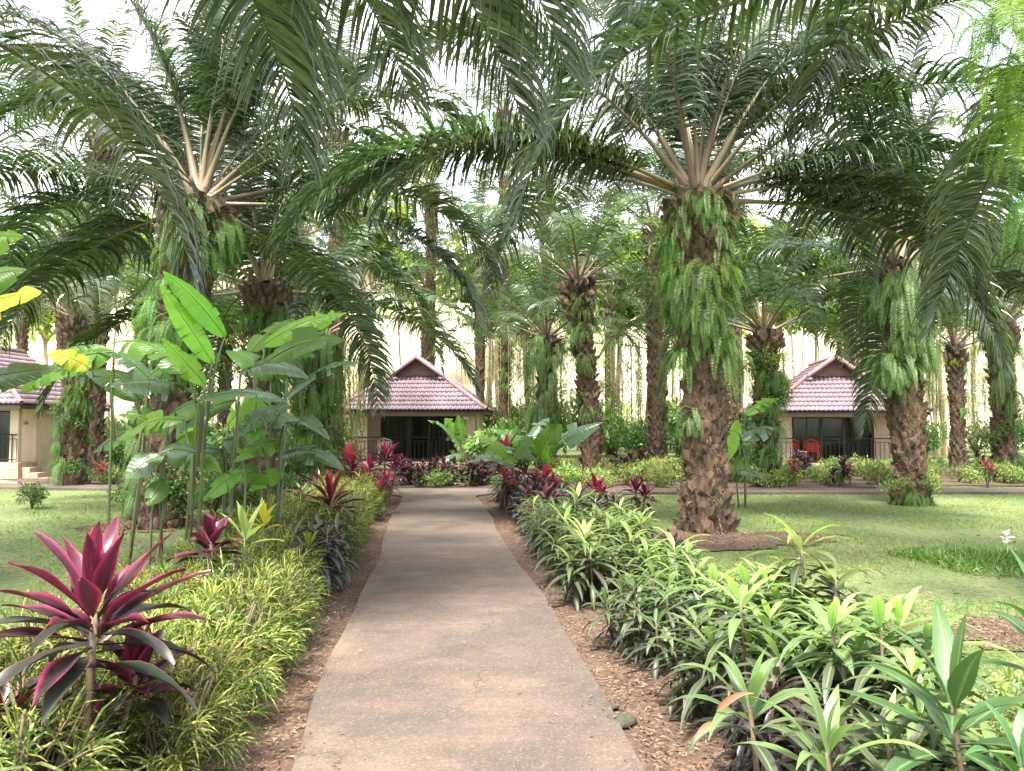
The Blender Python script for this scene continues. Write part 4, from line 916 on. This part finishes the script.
heliconia(505,13.6,'low broad-leaved banana shoot between the coral cordylines',[(515,462,478,436,13.6,13.8,.34,'banana_lime',(0,-.7,.9),.1),(512,466,468,462,13.5,13.0,.28,'banana_blue',(0,-.5,1),.12),(515,458,533,436,13.6,13.7,.3,'banana',(0,-.9,.6),.05)])
heliconia(462,24,'banana plant with pale leaves in front of the cottage porch column',[(460,445,428,420,24,23.6,.5,'banana_blue',(0,-.5,1),.14),(460,440,445,418,24,24,.5,'banana_lime',(0,-.8,.7),.1),(462,455,438,465,24,23.5,.5,'banana_blue',(0,-.6,1),.12),(464,448,490,430,24,24.4,.5,'banana',(0,-.6,1),.12),(462,440,458,415,24,24,.4,'banana',(0,-.9,.5),.0)])
heliconia(740,14.5,'banana plant with a drooping lime leaf behind the tall lawn palm',[(738,420,728,460,14.5,14.2,.26,'banana_lime',(.2,-1,.2),.0),(740,440,775,428,14.5,14.8,.4,'banana_blue',(0,-.5,1),.12),(738,455,745,478,14.6,14.3,.3,'banana',(.3,-1,.2),.0),(745,415,780,398,14.6,14.8,.32,'banana_lime',(0,-.6,1),.1),(735,470,768,482,14.4,13.8,.22,'banana_blue',(0,-.4,1),.1)])
heliconia(-70,4.4,'plant at the edge of view with a yellowing leaf tip over the lawn',[(-60,330,38,292,4.3,4.1,.26,'banana_yellow',(0,-.7,.8),.08),(-60,300,22,268,4.6,4.8,.28,'banana',(0,-.7,.8),.1),(-70,400,60,368,4.4,4.4,.16,'banana_blue',(0,-.8,.6),.06),(-60,250,18,235,4.4,4.6,.24,'banana_lime',(0,-.8,.7),.1)])


# ------------------------------------------------------------------ background trees
def crown_mesh(seed,n=2600,Rx=2.6,Rz=2.2,ll=.3,lw=.16):
    r=np.random.default_rng(seed); mb=MB(); nc=20
    ce=nrm(r.normal(0,1,(nc,3)))*r.uniform(.2,1,(nc,1))*np.array([Rx,Rx,Rz]); k=r.integers(0,nc,n); tone=r.uniform(.1,.95,nc)
    P=ce[k]+nrm(r.normal(0,1,(n,3)))*r.uniform(.3,1,(n,1))*r.uniform(.5,1.0,nc)[k][:,None]
    blades(mb,P,r.normal(0,1,(n,3))-np.array([0,0,.3]),r.normal(0,.6,(n,3))+np.array([0,0,1]),r.uniform(.7,1.3,n)*ll,r.uniform(.7,1.3,n)*lw,.5,2,0,LANCE,np.clip(tone[k]+r.normal(0,.15,n),0,1))
    for i in range(nc): tube(mb,[(0,0,-Rz),ce[i]*.5,ce[i]],[.05,.03,.012],4,1)
    return mb.mesh('crown',[M['treeleaf'],M['thinbark']])
CRN=[crown_mesh(i+80) for i in range(4)]
def tmesh(seed,H,r):
    q=random.Random(seed); mb=MB(); pts=[]; x=y=0
    for j in range(8):
        pts.append((x,y,-.2+H*j/7)); x+=q.uniform(-.12,.12); y+=q.uniform(-.1,.1)
    tube(mb,pts,[r*(1-.05*j) for j in range(8)],8); return mb,pts[-1]
for i in range(62):
    D=random.uniform(37,54); px=random.uniform(-60,1090) if i>22 else random.uniform(560,1040); x=X(px,D); H=random.uniform(8,11.5); thin=random.random()<.75
    t=thing('background_tree',(x,D,0),'slender pale-stemmed tree in the grove before the bright cliff' if thin else 'thicker pale tree in the grove before the bright cliff','tree','slender trees in the far grove' if thin else 'thicker trees in the far grove')
    mb,top=tmesh(i,H,random.uniform(.05,.1) if thin else random.uniform(.13,.2)); mb.build('trunk',M['thinbark'],t)
    link('crown',random.choice(CRN),t,(top[0],top[1],top[2]+.8),(0,0,random.random()*6),random.uniform(.7,1.2) if thin else random.uniform(1.2,1.8))
t=thing('pale_tree',(X(366,36),36,0),'thick smooth pale-barked tree rising beside the path-end cottage roof','tree')
mb=MB(); tube(mb,[(-1.2,-2,-.1),(-.6,-1,2.5),(0,0,5),(0.05,0,11)],[.3,.26,.27,.22],12); mb.build('trunk',M['palebark'],t); link('crown',CRN[0],t,(0,0,12),(0,0,1),1.6)
# hanging vines off the far trees
VM=[]
for k in range(2):
    mb=MB(); r=np.random.default_rng(90+k)
    for j in range(16):
        x=r.uniform(-.5,.5); y=r.uniform(-.3,.3); ln=r.uniform(2.5,5.2); tube(mb,[(x,y,0),(x+r.uniform(-.1,.1),y,-ln*.5),(x+r.uniform(-.15,.15),y,-ln)],.012,3,1)
        n=46; P=np.stack([x+r.normal(0,.04,n),y+r.normal(0,.04,n),-r.random(n)*ln],1); blades(mb,P,r.normal(0,.5,(n,3))+np.array([0,0,-1]),r.normal(0,1,(n,3)),.14,.04,.3,2,0,LANCE,r.random(n))
    VM.append(mb.mesh('hanging_vines',[M['treeleaf'],M['thinbark']]))
for (px,D,z) in [(612,33,5.4),(628,34,5.6),(646,33,5.2),(684,32,5.4),(700,33,5.3),(340,26,4.6),(350,27,4.8),(330,25,4.4),(495,32,5.2),(522,29,5),(565,31,5.2),(885,34,5.2),(940,34,5.3),(975,35,5.2),(728,30,5),(300,24,4.6),(760,30,5.2)]:
    tag(link('vine_curtain',random.choice(VM),None,(X(px,D),D,z),(0,0,random.random()*6),random.uniform(.85,1.1)),'thin leafy vine curtain hanging among the palms before the bright cliff','vine','vine curtains among the palms')

# ------------------------------------------------------------------ grass and litter
def grassy(name,n,xr,yr,hlo,hhi,w):
    P=np.stack([rng.uniform(*xr,n),yr[0]+(yr[1]-yr[0])*rng.random(n)**1.6,np.zeros(n)],1)
    l=pcx(P[:,1]); keep=(P[:,0]<l-HW-1.35)|(P[:,0]>l+HW+1.45)
    keep&=np.array([mn.noise(Vector((p[0]*.6,p[1]*.6,2)))>-.22+.2*random.random() for p in P])
    for (cx,cy,rx,ry) in ((X(735,10.6),10.7,1.2,.75),(X(1020,5.9),5.9,.8,.4),(X(165,12),12,1.1,.6)):
        keep&=(((P[:,0]-cx)/rx)**2+((P[:,1]-cy)/ry)**2>1)|(rng.random(n)<.12)
    P=P[keep]; n=len(P); D=rng.normal(0,.7,(n,3))+np.array([0,0,1.0])
    mb=MB(); blades(mb,P,D,rng.normal(0,1,(n,3)),rng.uniform(hlo,hhi,n)*1.5,w,.8,2,0,PALML,np.clip(rng.normal(.5,.25,n),0,1)); return mb.build(name,M['grass'])
tag(grassy('grass',130000,(1,13),(3,17.2),.02,.055,.008),'short mown grass covering the lawn beside the hedge with the lime plants','grass',kind='stuff')
tag(grassy('grass',80000,(-14,-2.5),(3.5,18.5),.02,.055,.009),'short mown grass covering the lawn behind the croton hedge','grass',kind='stuff')
n=17000; yy=2.6+13.5*rng.random(n)**1.4; sd=rng.random(n)<.55; xx=np.where(sd,pcx(yy)-HW-.02-rng.random(n)**.8*.95,pcx(yy)+HW+.02+rng.random(n)*.9)
on_=rng.random(n)<.012; ed=rng.random(n)**3*.75; xx=np.where(on_,pcx(yy)+np.where(rng.random(n)<.5,-1,1)*(.78-ed),xx); zz=np.where(on_,.058,.025)
for (cx,cy,rx,ry,m_) in ((X(735,10.6),10.7,1.3,.8,2600),(X(1020,5.9),5.9,.95,.5,1500),(X(165,12),12,1.2,.65,1500)):
    A=rng.random(m_)*6.28; q=rng.random(m_)**.6*1.05; xx=np.concatenate([xx,cx+rx*q*np.cos(A)]); yy=np.concatenate([yy,cy+ry*q*np.sin(A)]); zz=np.concatenate([zz,np.full(m_,.012)])
n=len(xx)
mb=MB(); blades(mb,np.stack([xx,yy,zz+rng.random(n)*.012],1),np.stack([rng.normal(0,1,n),rng.normal(0,1,n),rng.normal(.1,.15,n)],1),np.stack([rng.normal(0,.3,n),rng.normal(0,.3,n),np.ones(n)],1),rng.uniform(.015,.05,n),rng.uniform(.005,.016,n),.3,2,.4,LANCE,rng.random(n))
tag(mb.build('leaf_litter',M['litter']),'dry leaf litter and chips on the soil along both path edges','leaf litter',kind='stuff')
n=2600; P=np.stack([rng.uniform(-12,12,n),3.5+13.5*rng.random(n)**1.2,.03+.02*rng.random(n)],1); P=P[(P[:,0]<pcx(P[:,1])-HW-1.4)|(P[:,0]>pcx(P[:,1])+HW+1.5)]; n=len(P)
mb=MB(); blades(mb,P,rng.normal(0,1,(n,3))*[1,1,.2],np.stack([rng.normal(0,.4,n),rng.normal(0,.4,n),np.ones(n)],1),rng.uniform(.03,.10,n),rng.uniform(.01,.03,n),.4,3,.4,LANCE,rng.random(n))
tag(mb.build('fallen_leaves',M['litter']),'scattered dry fallen leaves lying on the lawns','fallen leaves',kind='stuff')
# small stones at path edge
for i,(px,py,s) in enumerate([(618,722,.07),(606,708,.045)]):
    D=1.6*F/(py-HOR); mb=MB(); r=np.random.default_rng(i)
    u=[];nn=10
    for a in range(nn):
        for b_ in range(7):
            th=a/nn*2*math.pi; ph=b_/6*math.pi; q=1+.18*math.sin(3*th+i)+.1*math.cos(4*ph); u.append((s*q*math.sin(ph)*math.cos(th)*1.2,s*q*math.sin(ph)*math.sin(th),s*.45*q*math.cos(ph)))
    mb.add(u,[(a*7+b_,((a+1)%nn)*7+b_,((a+1)%nn)*7+b_+1,a*7+b_+1) for a in range(nn) for b_ in range(6)])
    tag(mb.build('stone',M['stone']),['mossy rounded stone lying against the path edge','smaller stone just beyond the mossy one at the path edge'][i],'stone').location=(X(px,D),D,.04)

# ------------------------------------------------------------------ camera, light, world
cd=bpy.data.cameras.new('camera'); cam=bpy.data.objects.new('camera',cd); C.objects.link(cam); sc.camera=cam
cd.sensor_width=36; cd.lens=F/1024*36; cd.clip_end=3000; cd.clip_start=.05
cam.location=(0,0,CAMZ); cam.rotation_euler=(R(90)+math.atan((HOR-385.5)/F),0,0)
EL,AZ=66,196     # sun elevation, compass-like azimuth from +Y clockwise
sd=Vector((math.sin(R(AZ))*math.cos(R(EL)),math.cos(R(AZ))*math.cos(R(EL)),math.sin(R(EL))))
ld=bpy.data.lights.new('sun','SUN'); ld.energy=5.0; ld.angle=R(12); ld.color=(1,.95,.86); lo=bpy.data.objects.new('sun',ld); C.objects.link(lo)
lo.rotation_euler=sd.to_track_quat('Z','Y').to_euler(); lo.location=(0,0,30)
w=bpy.data.worlds.new('World'); sc.world=w; w.use_nodes=True; nt=w.node_tree; nt.nodes.clear()
sky=nt.nodes.new('ShaderNodeTexSky'); sky.sky_type='NISHITA'; sky.sun_disc=False; sky.sun_elevation=R(EL); sky.sun_rotation=R(AZ); sky.dust_density=3; sky.air_density=1.2
tc=nt.nodes.new('ShaderNodeTexCoord')
cl=mix(nt,maprange(nt,noise(nt,2.2,7,.6,tc.outputs['Generated'],.4),.38,.55,.45,.95),sky.outputs[0],(7.5,7.6,8.0))
bg=nt.nodes.new('ShaderNodeBackground'); bg.inputs[1].default_value=.125; nt.links.new(cl,bg.inputs[0]); ow=nt.nodes.new('ShaderNodeOutputWorld'); nt.links.new(bg.outputs[0],ow.inputs[0])
vs=sc.view_settings; vs.view_transform='Standard'; vs.look='None'; vs.exposure=1.95; vs.gamma=1
sc.cycles.max_bounces=6; sc.cycles.diffuse_bounces=3; sc.cycles.glossy_bounces=2; sc.cycles.transmission_bounces=3; sc.cycles.transparent_max_bounces=6
sc.cycles.use_denoising=True
